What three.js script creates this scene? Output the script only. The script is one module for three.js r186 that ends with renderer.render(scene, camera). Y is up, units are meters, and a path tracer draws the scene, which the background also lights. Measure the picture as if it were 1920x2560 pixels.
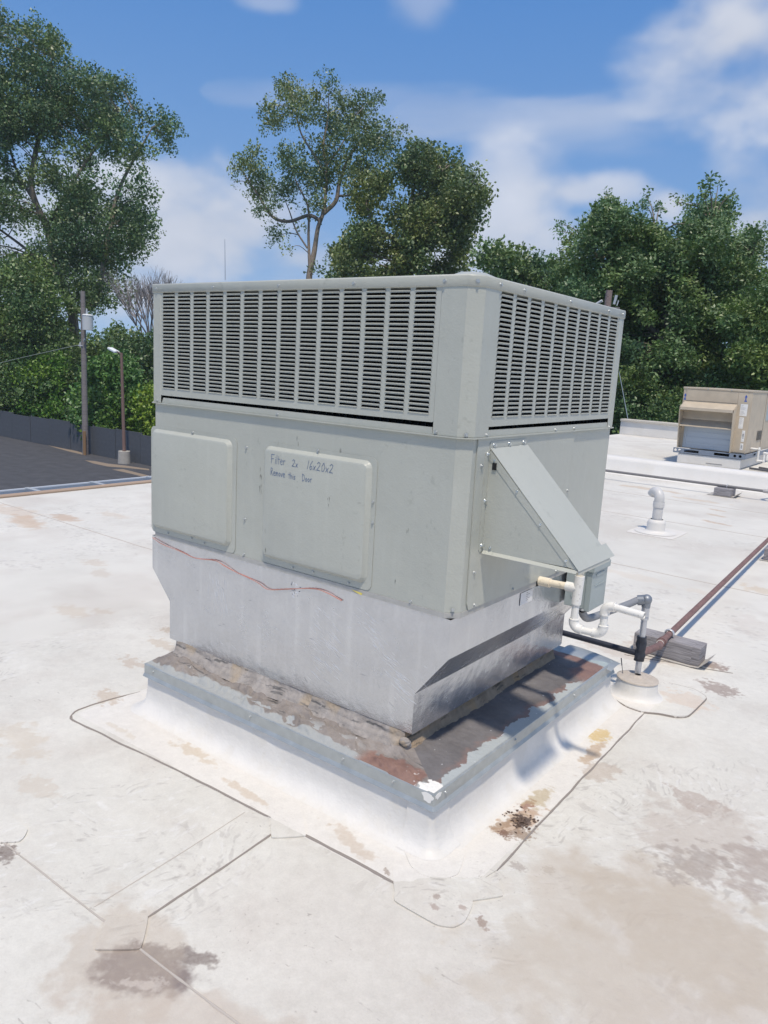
import * as THREE from 'three';
import { mergeGeometries, toCreasedNormals } from 'three/addons/utils/BufferGeometryUtils.js';

// ---------- camera, sky, sun, exposure ----------
const scene = new THREE.Scene();
const FL = 1885.85, EYE = new THREE.Vector3(1.1632, 1.4762, 1.9507);     // focal length in pixels of a 1920 x 2560 frame
const camera = new THREE.PerspectiveCamera(68.333, 0.75, 0.05, 3000);
camera.position.copy(EYE);
camera.rotation.set(-0.19039, 0.64267, 0.05538, 'YXZ');
camera.updateMatrixWorld(true);
scene.add(camera);
const renderer = new THREE.WebGLRenderer({ antialias: true });
renderer.setSize(768, 1024);
renderer.toneMapping = THREE.LinearToneMapping;
renderer.toneMappingExposure = 1.05;
renderer.shadowMap.enabled = true;

const SUN = new THREE.Vector3(0.24, 0.92, 0.29).normalize();
const sun = new THREE.DirectionalLight(new THREE.Color().setRGB(1, 0.9, 0.765), 3.3);
sun.position.copy(SUN).multiplyScalar(60);
sun.target.position.set(-8, 0, -10);
sun.position.add(sun.target.position);
sun.castShadow = true;
sun.shadow.radius = 6;
sun.shadow.mapSize.set(4096, 4096);
Object.assign(sun.shadow.camera, { left: -45, right: 45, top: 45, bottom: -45, near: 1, far: 160 });
scene.add(sun, sun.target);
scene.fog = new THREE.FogExp2(new THREE.Color().setRGB(0.62, 0.7, 0.8), 0.0005);       // thin summer haze: far trees and the mast pale a little

// ---------- small tools ----------
function rng(seed) { let a = seed >>> 0; return () => { a = (a + 0x6D2B79F5) >>> 0; let t = a; t = Math.imul(t ^ (t >>> 15), t | 1); t ^= t + Math.imul(t ^ (t >>> 7), t | 61); return ((t ^ (t >>> 14)) >>> 0) / 4294967296; }; }
const clamp = (x, a = 0, b = 1) => x < a ? a : x > b ? b : x;
const lerp = (a, b, t) => a + (b - a) * t;
const sst = (a, b, x) => { const t = clamp((x - a) / (b - a)); return t * t * (3 - 2 * t); };
const HT = new Float32Array(65536); { const r = rng(77); for (let i = 0; i < 65536; i++) HT[i] = r(); }
const hsh = (i, j) => HT[((i * 73856093) ^ (j * 19349663)) & 65535];
function vn(x, y) { const i = Math.floor(x), j = Math.floor(y); let u = x - i, v = y - j; u = u * u * (3 - 2 * u); v = v * v * (3 - 2 * v);
  const a = hsh(i, j), b = hsh(i + 1, j), c = hsh(i, j + 1), d = hsh(i + 1, j + 1); return a + (b - a) * u + (c - a) * v + (a - b - c + d) * u * v; }
function fbm(x, y, o = 4) { let s = 0, a = 0.5, n = 0; for (let k = 0; k < o; k++) { s += a * vn(x, y); n += a; a *= 0.5; x = x * 2.03 + 17.3; y = y * 2.03 + 9.1; } return s / n; }
const hsh3 = (i, j, k) => HT[((i * 73856093) ^ (j * 19349663) ^ (k * 83492791)) & 65535];
function vn3(x, y, z) { const i = Math.floor(x), j = Math.floor(y), k = Math.floor(z); let u = x - i, v = y - j, w = z - k; u = u * u * (3 - 2 * u); v = v * v * (3 - 2 * v); w = w * w * (3 - 2 * w);
  const L = (a, b, t) => a + (b - a) * t;
  return L(L(L(hsh3(i, j, k), hsh3(i + 1, j, k), u), L(hsh3(i, j + 1, k), hsh3(i + 1, j + 1, k), u), v), L(L(hsh3(i, j, k + 1), hsh3(i + 1, j, k + 1), u), L(hsh3(i, j + 1, k + 1), hsh3(i + 1, j + 1, k + 1), u), v), w); }
function fbm3(x, y, z, o = 4) { let s = 0, a = 0.5, n = 0; for (let k = 0; k < o; k++) { s += a * vn3(x, y, z); n += a; a *= 0.5; x = x * 2.03 + 7.3; y = y * 2.03 + 3.1; z = z * 2.03 + 5.7; } return s / n; }
const ridge = (x, y, o) => 1 - Math.abs(2 * fbm(x, y, o) - 1);

// points of the place, found from the photograph's lines of sight at known planes or distances
const CM = camera.matrixWorld, _d = new THREE.Vector3();
function ray(u, v) { return new THREE.Vector3((u - 960) / FL, -(v - 1280) / FL, -1).applyMatrix3(new THREE.Matrix3().setFromMatrix4(CM)); }
const on = (ax) => (u, v, val) => { const d = ray(u, v), t = (val - EYE[ax]) / d[ax]; return d.multiplyScalar(t).add(EYE); };
const onX = on('x'), onY = on('y'), onZ = on('z');
const at = (u, v, dist) => ray(u, v).multiplyScalar(dist).add(EYE);
const V = (x, y, z) => new THREE.Vector3(x, y, z);

// ---------- sky: clear blue with scattered soft clouds ----------
{
  const W = 2560, H = 1280, data = new Float32Array(W * H * 4);
  const ball = [];
  const put = (u, v, ru, rv, s, wisp = 0) => { const d = ray(u, v).normalize(); ball.push([Math.atan2(d.z, d.x), Math.asin(d.y), ru / FL, rv / FL, s, wisp]); };
  put(560, 560, 300, 105, 0.95); put(420, 620, 200, 90, 0.95); put(760, 640, 260, 80, 0.85); put(470, 470, 120, 70, 0.6);
  put(1270, 520, 115, 120, 0.8); put(1330, 640, 200, 90, 0.85); put(1480, 478, 150, 30, 0.8);
  put(1850, 90, 165, 125, 1.0); put(1900, 560, 130, 110, 0.95); put(1680, 520, 40, 36, 0.9);
  put(1230, 285, 300, 34, 0.2, 1); put(1450, 320, 200, 48, 0.26, 1); put(1600, 255, 150, 30, 0.22, 1);
  put(670, 0, 60, 22, 0.4); put(1050, 25, 55, 42, 0.36); put(100, 690, 300, 90, 0.8); put(1700, 760, 260, 120, 0.8);
  const r = rng(5);
  for (let i = 0; i < 120; i++) {                                       // the rest of the sky: the same scattered clouds
    const az = r() * Math.PI * 2 - Math.PI, el = 0.06 + Math.pow(r(), 1.5) * 1.3, d = V(Math.cos(az), 0, Math.sin(az)), f = V(-Math.sin(camera.rotation.y), 0, -Math.cos(camera.rotation.y));
    if (d.dot(f) > 0.8 && el < 0.72) continue;
    const k = 0.5 + r(); ball.push([az, el, 0.13 * k / Math.max(0.35, Math.cos(el)), 0.045 * k + 0.02 * el, 0.4 + 0.55 * r(), r() < 0.3 ? 1 : 0]);
  }
  for (let j = 0; j < H; j++) {
    const el = ((j + 0.5) / H - 0.5) * Math.PI, up = Math.max(0, Math.sin(el)), c = Math.cos(el), y = Math.sin(el);
    const g = Math.pow(1 - up, 3.2), near = ball.filter((b) => Math.abs(el - b[1]) < b[3] * 2.2 + 0.05);
    for (let i = 0; i < W; i++) {
      const az = ((i + 0.5) / W - 0.5) * Math.PI * 2, x = Math.cos(az) * c, z = Math.sin(az) * c;
      let R = lerp(0.03, 0.36, g), G = lerp(0.18, 0.56, g), B = lerp(0.54, 0.82, g), a = 0;
      if (el > -0.02 && near.length) {
        const k = 8.5, n1 = fbm3(x * k, y * k * 1.7, z * k, 6), n2 = fbm3(x * 5 + 9 + y * 4, y * 30 - x * 3, z * 5, 5);
        for (const b of near) {
          let da = az - b[0]; if (da > Math.PI) da -= 2 * Math.PI; if (da < -Math.PI) da += 2 * Math.PI;
          const q = (da * c / b[2]) ** 2 + ((el - b[1]) / b[3]) ** 2; if (q > 4.5) continue;
          const n = b[5] ? n2 : n1, v = b[4] * sst(b[5] ? -0.3 : -0.15, b[5] ? 0.75 : 0.65, 1.0 - 0.62 * Math.sqrt(q) - 0.3 + (n - 0.5) * (b[5] ? 3.0 : 1.9));
          a = a + v * (1 - a);
        }
        a = clamp(a) * 0.9;
        const s = 0.95 + 0.35 * (n1 - 0.5);
        R = lerp(R, 0.68 * s, a); G = lerp(G, 0.71 * s, a); B = lerp(B, 0.79 * s, a);
      }
      const o = (j * W + i) * 4; data[o] = R; data[o + 1] = G; data[o + 2] = B; data[o + 3] = 1;
    }
  }
  const t = new THREE.DataTexture(data, W, H, THREE.RGBAFormat, THREE.FloatType);
  t.mapping = THREE.EquirectangularReflectionMapping; t.magFilter = t.minFilter = THREE.LinearFilter; t.needsUpdate = true;
  scene.background = t; scene.environment = t;
}

// ---------- textures and materials ----------
function tex(w, h, fn, srgb = true) {
  const d = new Uint8Array(w * h * 4);
  for (let j = 0; j < h; j++) for (let i = 0; i < w; i++) { const c = fn((i + 0.5) / w, (j + 0.5) / h, i, j), o = (j * w + i) * 4; d[o] = clamp(c[0], 0, 255); d[o + 1] = clamp(c[1], 0, 255); d[o + 2] = clamp(c[2], 0, 255); d[o + 3] = 255; }
  const t = new THREE.DataTexture(d, w, h, THREE.RGBAFormat); if (srgb) t.colorSpace = THREE.SRGBColorSpace;
  t.magFilter = t.minFilter = THREE.LinearFilter; t.wrapS = t.wrapT = THREE.RepeatWrapping; t.needsUpdate = true; return t;
}
const rep = (t, m) => { const c = t.clone(); c.repeat.set(1 / m, 1 / m); c.needsUpdate = true; return c; };        // the tile is m metres wide
const M = (o) => new THREE.MeshStandardMaterial({ side: THREE.DoubleSide, ...o });
const col = (r, g, b) => new THREE.Color(`rgb(${r},${g},${b})`);
const grain = tex(512, 512, (u, v, i, j) => { const n = 128 + 70 * (hsh(i, j) - 0.5) + 90 * (fbm(i / 9, j / 9, 3) - 0.5); return [n, n, n]; }, false);
const blotch = tex(512, 512, (u, v, i, j) => {                               // wraps: mirrored noise
  const a = Math.abs(u - 0.5) * 2, b = Math.abs(v - 0.5) * 2, n = fbm(a * 5, b * 5, 6), k = 236 + 34 * (n - 0.5) + 5 * (hsh(i, j) - 0.5); return [k, k, k]; });
function paint(r, g, b, rough, o = {}) { return M({ color: col(r, g, b), map: rep(blotch, 1.3), roughness: rough, bumpMap: rep(grain, 0.25), bumpScale: 0.0003, ...o }); }
const plain = (r, g, b, rough = 0.6, metal = 0, o = {}) => M({ color: col(r, g, b), roughness: rough, metalness: metal, ...o });

// ---------- geometry tools ----------
const g0 = (g) => { const n = g.index ? g.toNonIndexed() : g; for (const k of Object.keys(n.attributes)) if (!['position', 'normal', 'uv'].includes(k)) n.deleteAttribute(k); return n; };
function uvm(g) {                                                            // uv in metres from the face directions
  g = g0(g); const p = g.attributes.position, uv = new Float32Array(p.count * 2), a = V(0, 0, 0), b = V(0, 0, 0), c = V(0, 0, 0);
  for (let i = 0; i < p.count; i += 3) {
    a.fromBufferAttribute(p, i); b.fromBufferAttribute(p, i + 1).sub(a); c.fromBufferAttribute(p, i + 2).sub(a); b.cross(c);
    const X = Math.abs(b.x), Y = Math.abs(b.y), Z = Math.abs(b.z);
    for (let k = i; k < i + 3; k++) { const x = p.getX(k), y = p.getY(k), z = p.getZ(k); uv[2 * k] = X >= Y && X >= Z ? z : x; uv[2 * k + 1] = Y > X && Y >= Z ? z : y; }
  }
  g.setAttribute('uv', new THREE.BufferAttribute(uv, 2)); return g;
}
const merge = (l) => l.length === 1 ? l[0] : mergeGeometries(l.map(g0));
const box = (x0, x1, y0, y1, z0, z1) => { const g = new THREE.BoxGeometry(x1 - x0, y1 - y0, z1 - z0); g.translate((x0 + x1) / 2, (y0 + y1) / 2, (z0 + z1) / 2); return g; };
function bevelBox(x0, x1, y0, y1, z0, z1, b = 0.003) {
  const s = new THREE.Shape([[x0 + b, -z1 + b], [x1 - b, -z1 + b], [x1 - b, -z0 - b], [x0 + b, -z0 - b]].map((p) => new THREE.Vector2(...p)));
  const g = new THREE.ExtrudeGeometry(s, { depth: y1 - y0 - 2 * b, bevelEnabled: true, bevelThickness: b, bevelSize: b, bevelSegments: 2 }); g.rotateX(-Math.PI / 2); g.translate(0, y0 + b, 0); return g;
}
const shp = (pts) => new THREE.Shape(pts.map((p) => new THREE.Vector2(p[0], p[1])));
function slabXZ(pts, y0, y1, bevel = 0) {                                    // outline in world x,z
  const g = new THREE.ExtrudeGeometry(shp(pts.map(([x, z]) => [x, -z])), bevel ? { depth: y1 - y0 - bevel, bevelEnabled: true, bevelThickness: bevel, bevelSize: bevel, bevelOffset: -bevel, bevelSegments: 3 } : { depth: y1 - y0, bevelEnabled: false });
  g.rotateX(-Math.PI / 2); g.translate(0, y0, 0); return g;
}
function plateZ(pts, z, t, holes) { const s = shp(pts); if (holes) s.holes = holes.map((h) => new THREE.Path(h.map((p) => new THREE.Vector2(p[0], p[1])))); const g = new THREE.ExtrudeGeometry(s, { depth: t, bevelEnabled: false }); g.translate(0, 0, z); return g; }          // faces +z, outline x,y
function plateX(pts, x, t, holes) { const g = plateZ(pts.map(([z, y]) => [-z, y]), 0, t, holes && holes.map((h) => h.map(([z, y]) => [-z, y]))); g.rotateY(Math.PI / 2); g.translate(x, 0, 0); return g; }   // faces +x, outline z,y
function cyl(a, b, r0, r1 = r0, n = 14, open = false) { const d = b.clone().sub(a), g = new THREE.CylinderGeometry(r1, r0, d.length(), n, 1, open); g.applyQuaternion(new THREE.Quaternion().setFromUnitVectors(V(0, 1, 0), d.clone().normalize())); g.translate((a.x + b.x) / 2, (a.y + b.y) / 2, (a.z + b.z) / 2); return g; }
function tube(pts, r, n = 40, k = 10, tension = 0.5) { return new THREE.TubeGeometry(new THREE.CatmullRomCurve3(pts, false, 'catmullrom', tension), n, r, k); }
function taperTube(pts, radii, n = 24, k = 8) {
  const c = new THREE.CatmullRomCurve3(pts), g = new THREE.TubeGeometry(c, n, 1, k), p = g.attributes.position, f = c.getSpacedPoints(n);
  for (let i = 0; i <= n; i++) { const t = i / n * (radii.length - 1), a = Math.min(radii.length - 2, Math.floor(t)), r = lerp(radii[a], radii[a + 1], t - a), q = c.getPointAt(i / n);
    for (let j = 0; j <= k; j++) { const m = i * (k + 1) + j; p.setXYZ(m, q.x + (p.getX(m) - q.x) * r, q.y + (p.getY(m) - q.y) * r, q.z + (p.getZ(m) - q.z) * r); } }
  g.computeVertexNormals(); return g;
}
function sweepRect(x0, x1, z0, z1, r, prof, cs = 6) {                         // a profile [offset, height] carried round a rectangle
  const ring = []; const cor = [[x1 - r, z1 - r, 0], [x0 + r, z1 - r, 1], [x0 + r, z0 + r, 2], [x1 - r, z0 + r, 3]];
  for (const [cx, cz, q] of cor) for (let k = 0; k <= cs; k++) { const a = Math.PI / 2 * (q + k / cs); ring.push([cx, cz, Math.cos(a), Math.sin(a)]); }
  const full = []; for (let i = 0; i < ring.length; i++) { full.push(ring[i]); const n = ring[(i + 1) % ring.length]; if (i % (cs + 1) === cs) for (let k = 1; k < 24; k++) full.push([lerp(ring[i][0], n[0], k / 24), lerp(ring[i][1], n[1], k / 24), ring[i][2], ring[i][3]]); }
  full.push(full[0]);
  const pos = [], uv = [], idx = [], n = prof.length; let L = 0, pv = null;
  full.forEach(([cx, cz, nx, nz], i) => { const b = [cx + nx * r, cz + nz * r]; if (pv) L += Math.hypot(b[0] - pv[0], b[1] - pv[1]); pv = b; let K = 0;
    prof.forEach(([o, y], j) => { if (j) K += Math.hypot(o - prof[j - 1][0], y - prof[j - 1][1]); pos.push(cx + nx * (r + o), y, cz + nz * (r + o)); uv.push(L, K); if (i && j) { const a = (i - 1) * n + j - 1, c = i * n + j - 1; idx.push(a, c, a + 1, c, c + 1, a + 1); } }); });
  const g = new THREE.BufferGeometry(); g.setAttribute('position', new THREE.Float32BufferAttribute(pos, 3)); g.setAttribute('uv', new THREE.Float32BufferAttribute(uv, 2)); g.setIndex(idx); g.computeVertexNormals(); return g;
}
function gridGeo(nu, nv, fn) {                                               // fn(u,v) -> [x,y,z,(uvx,uvy)]
  const pos = [], uv = [], idx = []; for (let j = 0; j <= nv; j++) for (let i = 0; i <= nu; i++) { const q = fn(i / nu, j / nv); pos.push(q[0], q[1], q[2]); uv.push(q[3] ?? q[0], q[4] ?? q[2]); if (i && j) { const c = j * (nu + 1) + i, a = c - nu - 2; idx.push(a, a + 1, c, a, c, c - 1); } }
  const g = new THREE.BufferGeometry(); g.setAttribute('position', new THREE.Float32BufferAttribute(pos, 3)); g.setAttribute('uv', new THREE.Float32BufferAttribute(uv, 2)); g.setIndex(idx); g.computeVertexNormals(); return g;
}
// ---------- objects ----------
const taken = {};
function numbered(n) { const k = taken[n] = (taken[n] ?? -1) + 1; return k ? n + '_' + String(k).padStart(3, '0') : n; }
function tag(o, label, category, group) { o.userData.label = label; o.userData.category = category; if (group) o.userData.group = group; return o; }
function thing(name, label, category, base = [0, 0, 0], group) { const o = new THREE.Group(); o.name = numbered(name); o.position.set(...base); scene.add(o); return tag(o, label, category, group); }
function part(name, geo, mat, parent, label) { const m = new THREE.Mesh(geo, mat); m.name = name; const w = parent; if (w !== scene) { let p = w, dx = 0, dy = 0, dz = 0; while (p && p !== scene) { dx += p.position.x; dy += p.position.y; dz += p.position.z; p = p.parent; } m.geometry = geo; m.position.set(-dx, -dy, -dz); } w.add(m); if (label) m.userData.label = label; return m; }   // geometry is given in world metres
function pieceAt(name, geo, mat, parent, x, y, z) { const m = new THREE.Mesh(geo, mat); m.name = name; let p = parent, q = V(x, y, z); while (p && p !== scene) { q.sub(p.position); p = p.parent; } m.position.copy(q); parent.add(m); return m; }
function struct(name, geo, mat) { const m = new THREE.Mesh(geo, mat); m.name = name; m.userData.kind = 'structure'; scene.add(m); return m; }
function one(name, geo, mat, label, category, group) { const m = new THREE.Mesh(geo, mat); m.name = numbered(name); scene.add(m); return tag(m, label, category, group); }
// ---------- the roof ----------
const NX0 = -2.45, NZ0 = -2.4, NS = 3.85;                                   // square of the roof round the unit, drawn finely
const rs = rng(11);
// stains and dirt: x, z, half sizes, turn, colour, strength, raggedness
const stains = [
  [-0.205, 1.0, 0.145, 0.082, -0.46, [134, 123, 118], 1.0, 0.5], [-0.25, 0.965, 0.06, 0.045, -0.4, [136, 126, 120], 0.95, 0.6], [-0.175, 0.905, 0.1, 0.032, -0.5, [140, 130, 123], 0.9, 0.9], [-0.19, 1.03, 0.06, 0.014, -0.6, [208, 202, 196], 0.7, 1.0], [-0.15, 1.0, 0.03, 0.02, -0.5, [200, 194, 188], 0.6, 1.0], [-0.26, 1.02, 0.26, 0.14, 0.4, [182, 168, 152], 0.45, 0.9], [0.03, 1.02, 0.3, 0.12, -0.4, [186, 172, 158], 0.45, 0.8],
  [-0.93, 1.04, 0.06, 0.045, 0, [110, 94, 88], 0.85, 0.8], [-0.88, 0.99, 0.05, 0.03, 0.6, [120, 108, 100], 0.7, 0.9],
  [0.195, -0.2, 0.045, 0.12, 0.1, [172, 140, 112], 0.62, 1.0], [0.17, -0.3, 0.02, 0.05, 0.2, [140, 102, 84], 0.75, 1.1], [0.2, -0.2, 0.035, 0.04, 0, [74, 62, 56], 0.92, 0.9], [0.165, -0.13, 0.02, 0.06, 0.2, [150, 124, 100], 0.7, 1.1], [0.19, -0.1, 0.02, 0.02, 0, [112, 84, 70], 0.8, 1.2], [0.23, -0.13, 0.03, 0.05, 0.5, [128, 104, 84], 0.6, 1.2], [0.186, -0.36, 0.036, 0.09, 0, [176, 158, 124], 0.6, 0.8],
  [0.16, -0.98, 0.05, 0.07, 0, [200, 172, 116], 0.75, 0.8], [0.2, -0.82, 0.03, 0.12, 0, [178, 152, 124], 0.65, 0.9], [0.28, -0.7, 0.06, 0.1, 0.3, [176, 160, 144], 0.5, 0.9],
  [-0.95, 0.25, 0.13, 0.03, 0.05, [196, 180, 158], 0.6, 1.1], [-0.62, 0.3, 0.13, 0.018, 0.05, [192, 174, 152], 0.5, 1.1], [-0.15, 0.27, 0.12, 0.03, 0.2, [188, 172, 154], 0.55, 1.0], [-1.3, 0.33, 0.1, 0.02, 0, [196, 184, 164], 0.4, 1],
  [-1.6, 0.2, 0.09, 0.05, 0.3, [188, 170, 150], 0.55, 1.1], [-1.85, -0.1, 0.1, 0.05, 0.2, [186, 168, 150], 0.5, 1.1], [-1.95, -0.35, 0.12, 0.05, 0.1, [194, 178, 158], 0.5, 1.0], [-2.1, -0.5, 0.05, 0.05, 0, [176, 158, 138], 0.55, 1.2], [-1.5, 0.62, 0.18, 0.07, 0.2, [198, 186, 168], 0.5, 1], [-1.15, 0.75, 0.1, 0.05, 0, [196, 184, 168], 0.45, 1],
  [0.02, 0.31, 0.02, 0.008, 0.6, [150, 136, 124], 0.7, 1], [0.19, 0.3, 0.012, 0.012, 0, [158, 144, 134], 0.75, 0.6], [0.21, 0.34, 0.016, 0.011, 0.2, [162, 146, 136], 0.7, 0.7], [0.27, 0.29, 0.015, 0.01, 0, [166, 150, 140], 0.7, 0.6], [0.34, 0.3, 0.034, 0.013, 0.7, [150, 132, 120], 0.75, 0.8], [0.3, 0.02, 0.03, 0.02, 0, [160, 150, 142], 0.6, 0.9], [0.38, -0.03, 0.02, 0.025, 0, [164, 154, 140], 0.6, 0.8],
  [0.8, 0.1, 0.5, 0.42, 0.5, [188, 177, 163], 0.55, 0.7], [0.78, -0.05, 0.34, 0.26, 0.5, [184, 172, 155], 0.6, 0.9], [0.6, 0.3, 0.3, 0.2, -0.6, [190, 180, 165], 0.5, 0.9], [0.7, -0.55, 0.22, 0.22, 0.4, [182, 170, 158], 0.45, 1.0], [0.9, -0.5, 0.12, 0.18, 0.2, [158, 144, 134], 0.55, 1.1], [0.72, -0.36, 0.1, 0.13, 0.5, [150, 138, 128], 0.5, 1.2], [0.62, -0.75, 0.1, 0.06, 0.2, [166, 150, 138], 0.5, 1.2],
  [0.42, -1.9, 0.1, 0.08, 0.2, [150, 134, 124], 0.7, 1.0], [0.33, -1.62, 0.12, 0.09, 0.2, [206, 182, 160], 0.4, 1.0], [0.3, -2.2, 0.09, 0.06, 0, [146, 128, 118], 0.75, 1.0], [0.0, -2.3, 0.2, 0.14, 0, [192, 176, 162], 0.5, 1.0], [-0.1, -2.05, 0.25, 0.1, 0, [188, 172, 158], 0.4, 1.1],
  [-5.08, -1.27, 0.32, 0.12, 0.2, [190, 160, 132], 0.5, 0.7], [-5.04, -1.6, 0.2, 0.1, 0, [178, 142, 112], 0.42, 0.8], [-5.6, -1.4, 0.5, 0.14, 0, [200, 174, 150], 0.36, 0.9], [-4.9, -2.0, 0.22, 0.08, 0, [196, 178, 158], 0.36, 0.9], [-4.6, -2.3, 0.16, 0.06, 0, [190, 168, 146], 0.36, 0.8], [-3.56, -0.97, 0.12, 0.07, 0, [190, 172, 152], 0.36, 1.0], [-3.3, -0.85, 0.12, 0.06, 0.3, [186, 170, 152], 0.34, 1.0], [-2.72, -0.3, 0.13, 0.08, 0, [190, 172, 150], 0.36, 1.0], [-2.6, -0.42, 0.08, 0.05, 0, [184, 166, 146], 0.36, 1.0],
  [-2.2, -8.6, 0.5, 0.12, 0, [190, 164, 136], 0.42, 1.0], [-1.4, -8.2, 0.35, 0.1, 0, [196, 172, 146], 0.36, 1.0], [-0.9, -7.2, 0.12, 0.05, 0.3, [180, 148, 116], 0.42, 1.1], [-0.8, -6.7, 0.16, 0.05, 0.3, [170, 134, 104], 0.42, 1.1], [-1.0, -7.6, 0.14, 0.04, 0.3, [176, 144, 116], 0.42, 1.1], [0.25, -4.1, 0.25, 0.12, 0, [196, 172, 140], 0.36, 1.0], [-0.6, -3.7, 0.5, 0.1, 0.1, [206, 192, 174], 0.34, 1.0], [0.4, -3.1, 0.25, 0.25, 0, [200, 192, 182], 0.4, 1.0],
];
const inFlange = (x, z) => x > -1.545 && x < 0.245 && z < 0.34 + 0.035 * clamp(-x / 1.5) && z > -1.56 && x + z < 0.36 + 0.04 * vn(x * 30, z * 30);
function roofColor(x, z, fine) {
  const w1 = fbm(x * 1.1 + 40, z * 1.1 + 7, 4), w2 = fbm(x * 4 + 3, z * 4 + 90, 4);
  let r = 214, g = 211, b = 202; const tone = (w1 - 0.5) * 22 + (w2 - 0.5) * 12; r += tone; g += tone; b += tone;
  const clean = fine && inFlange(x, z);
  let dirt = sst(0.5, 0.72, fbm(x * 1.7 + 11, z * 1.7 + 31, 5)) * 0.55 + sst(0.5, 0.8, fbm(x * 7 + 5, z * 7 + 1, 4)) * 0.3;
  dirt += 0.3 * sst(0.35, 1.0, x) * sst(-2.2, -0.2, z) * (0.5 + w2);
  if (clean) { dirt *= 0.3; r = lerp(r, 221, 0.8); g = lerp(g, 217, 0.8); b = lerp(b, 210, 0.8); }
  r = lerp(r, 186, dirt * 0.5); g = lerp(g, 177, dirt * 0.5); b = lerp(b, 167, dirt * 0.5);
  // scuffs and smears left by boots and standing water
  const wx = x + 0.09 * (fbm(x * 6, z * 6 + 50, 3) - 0.5), wz = z + 0.09 * (fbm(x * 6 + 70, z * 6, 3) - 0.5);
  const zone = sst(0.42, 0.62, fbm(x * 1.3 + 60, z * 1.3 + 20, 3) + 0.17 * sst(0.3, 0.8, x) - (clean ? 0.25 : 0));
  const th = Math.floor(5 * fbm(x * 2.6 + 8, z * 2.6 + 5, 2) + 0.8 * vn(x * 9, z * 9)) * 0.63 + 0.4, ct = Math.cos(th), sn = Math.sin(th), ux = wx * ct + wz * sn, uz = wz * ct - wx * sn;
  const sc = sst(0.6, 0.76, fbm(ux * 22, uz * 95, 3)) * sst(0.42, 0.62, fbm(x * 9 + 1, z * 9 + 8, 3)) * zone;
  const sw = sst(0.6, 0.78, fbm(wx * 24 + 9, wz * 60, 3)) * sst(0.5, 0.72, fbm(x * 5 + 33, z * 5, 3)) * zone;
  const k = clamp(sc * 0.24 + sw * 0.18); r = lerp(r, 128, k); g = lerp(g, 121, k); b = lerp(b, 116, k);
  const wh = sst(0.62, 0.8, fbm(ux * 20 + 70, uz * 70 + 11, 3)) * zone * 0.32; r = lerp(r, 226, wh); g = lerp(g, 225, wh); b = lerp(b, 223, wh);
  if (fine) {
    const sp = fbm(x * 95 + 12 + 30 * w2, z * 130, 3), sm = sst(0.45, 0.65, fbm(x * 3 + 80, z * 3, 3)); const q = sst(0.76, 0.9, sp) * sm * (clean ? 0.2 : 0.38); r = lerp(r, 118, q); g = lerp(g, 110, q); b = lerp(b, 104, q);
    const fn = (vn(x * 260, z * 260) - 0.5) * 7 + (fbm(x * 45, z * 45, 2) - 0.5) * 9; r += fn; g += fn; b += fn;
  }
  for (const s of stains) {
    const dx = x - s[0], dz = z - s[1], R = Math.max(s[2], s[3]) * 2; if (dx > R || dx < -R || dz > R || dz < -R) continue;
    const c = Math.cos(s[4]), n = Math.sin(s[4]), f = 3.2 / R, q = Math.hypot((dx * c + dz * n) / s[2], (dz * c - dx * n) / s[3]) + s[7] * 1.7 * (fbm(x * f * 3 + s[0] * 9, z * f * 3, 5) - 0.5);
    let a = s[6] * (1 - sst(0.62, 1.12, q)); if (a <= 0) continue;
    a *= 0.72 + 0.5 * fbm(x * f * 9 + 4, z * f * 9, 3); const m = clamp(a);
    r = lerp(r, s[5][0], m); g = lerp(g, s[5][1], m); b = lerp(b, s[5][2], m);
  }
  return [r, g, b];
}
const RX0 = -6.28, RX1 = 13, RZ0 = -18.6, RZ1 = 6.4;
const nearT = tex(2048, 2048, (u, v) => roofColor(NX0 + u * NS, NZ0 + v * NS, true));
nearT.wrapS = nearT.wrapT = THREE.ClampToEdgeWrapping;
const FS = 25.2; const farT = tex(1536, 1536, (u, v) => roofColor(RX0 + u * FS, RZ0 + v * FS, false));
const roofBump = tex(512, 512, (u, v, i, j) => { const a = Math.abs(u - 0.5) * 2, b = Math.abs(v - 0.5) * 2, n = 128 + 150 * (fbm(a * 6, b * 6, 5) - 0.5) + 16 * (hsh(i, j) - 0.5); return [n, n, n]; }, false);
const nearM = M({ map: nearT, roughness: 0.62, bumpMap: rep(roofBump, NS / NS * 0.16), bumpScale: 0.004 });
const farM = M({ map: farT, roughness: 0.66 });
const planar = (g, x0, z0, s) => { g = g0(g); const p = g.attributes.position, uv = new Float32Array(p.count * 2); for (let i = 0; i < p.count; i++) { uv[2 * i] = (p.getX(i) - x0) / s; uv[2 * i + 1] = (p.getZ(i) - z0) / s; } g.setAttribute('uv', new THREE.BufferAttribute(uv, 2)); return g; };
const roofSheet = (g) => planar(g, NX0, NZ0, NS);
const roof = new THREE.Group(); roof.name = 'roof'; roof.userData.kind = 'structure'; scene.add(roof);
{
  const n = gridGeo(4, 4, (u, v) => [NX0 + u * NS, 0, NZ0 + (1 - v) * NS]); part('membrane_sheet', roofSheet(n), nearM, roof);
  const far = [];
  const q = (x0, x1, z0, z1) => far.push(gridGeo(2, 2, (u, v) => [lerp(x0, x1, u), 0, lerp(z1, z0, v)]));
  q(RX0, NX0, RZ0, RZ1); q(NX0 + NS, RX1, RZ0, RZ1); q(NX0, NX0 + NS, RZ0, NZ0); q(NX0, NX0 + NS, NZ0 + NS, RZ1);
  part('membrane_sheet', planar(merge(far), RX0, RZ0, FS), farM, roof);
}
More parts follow.
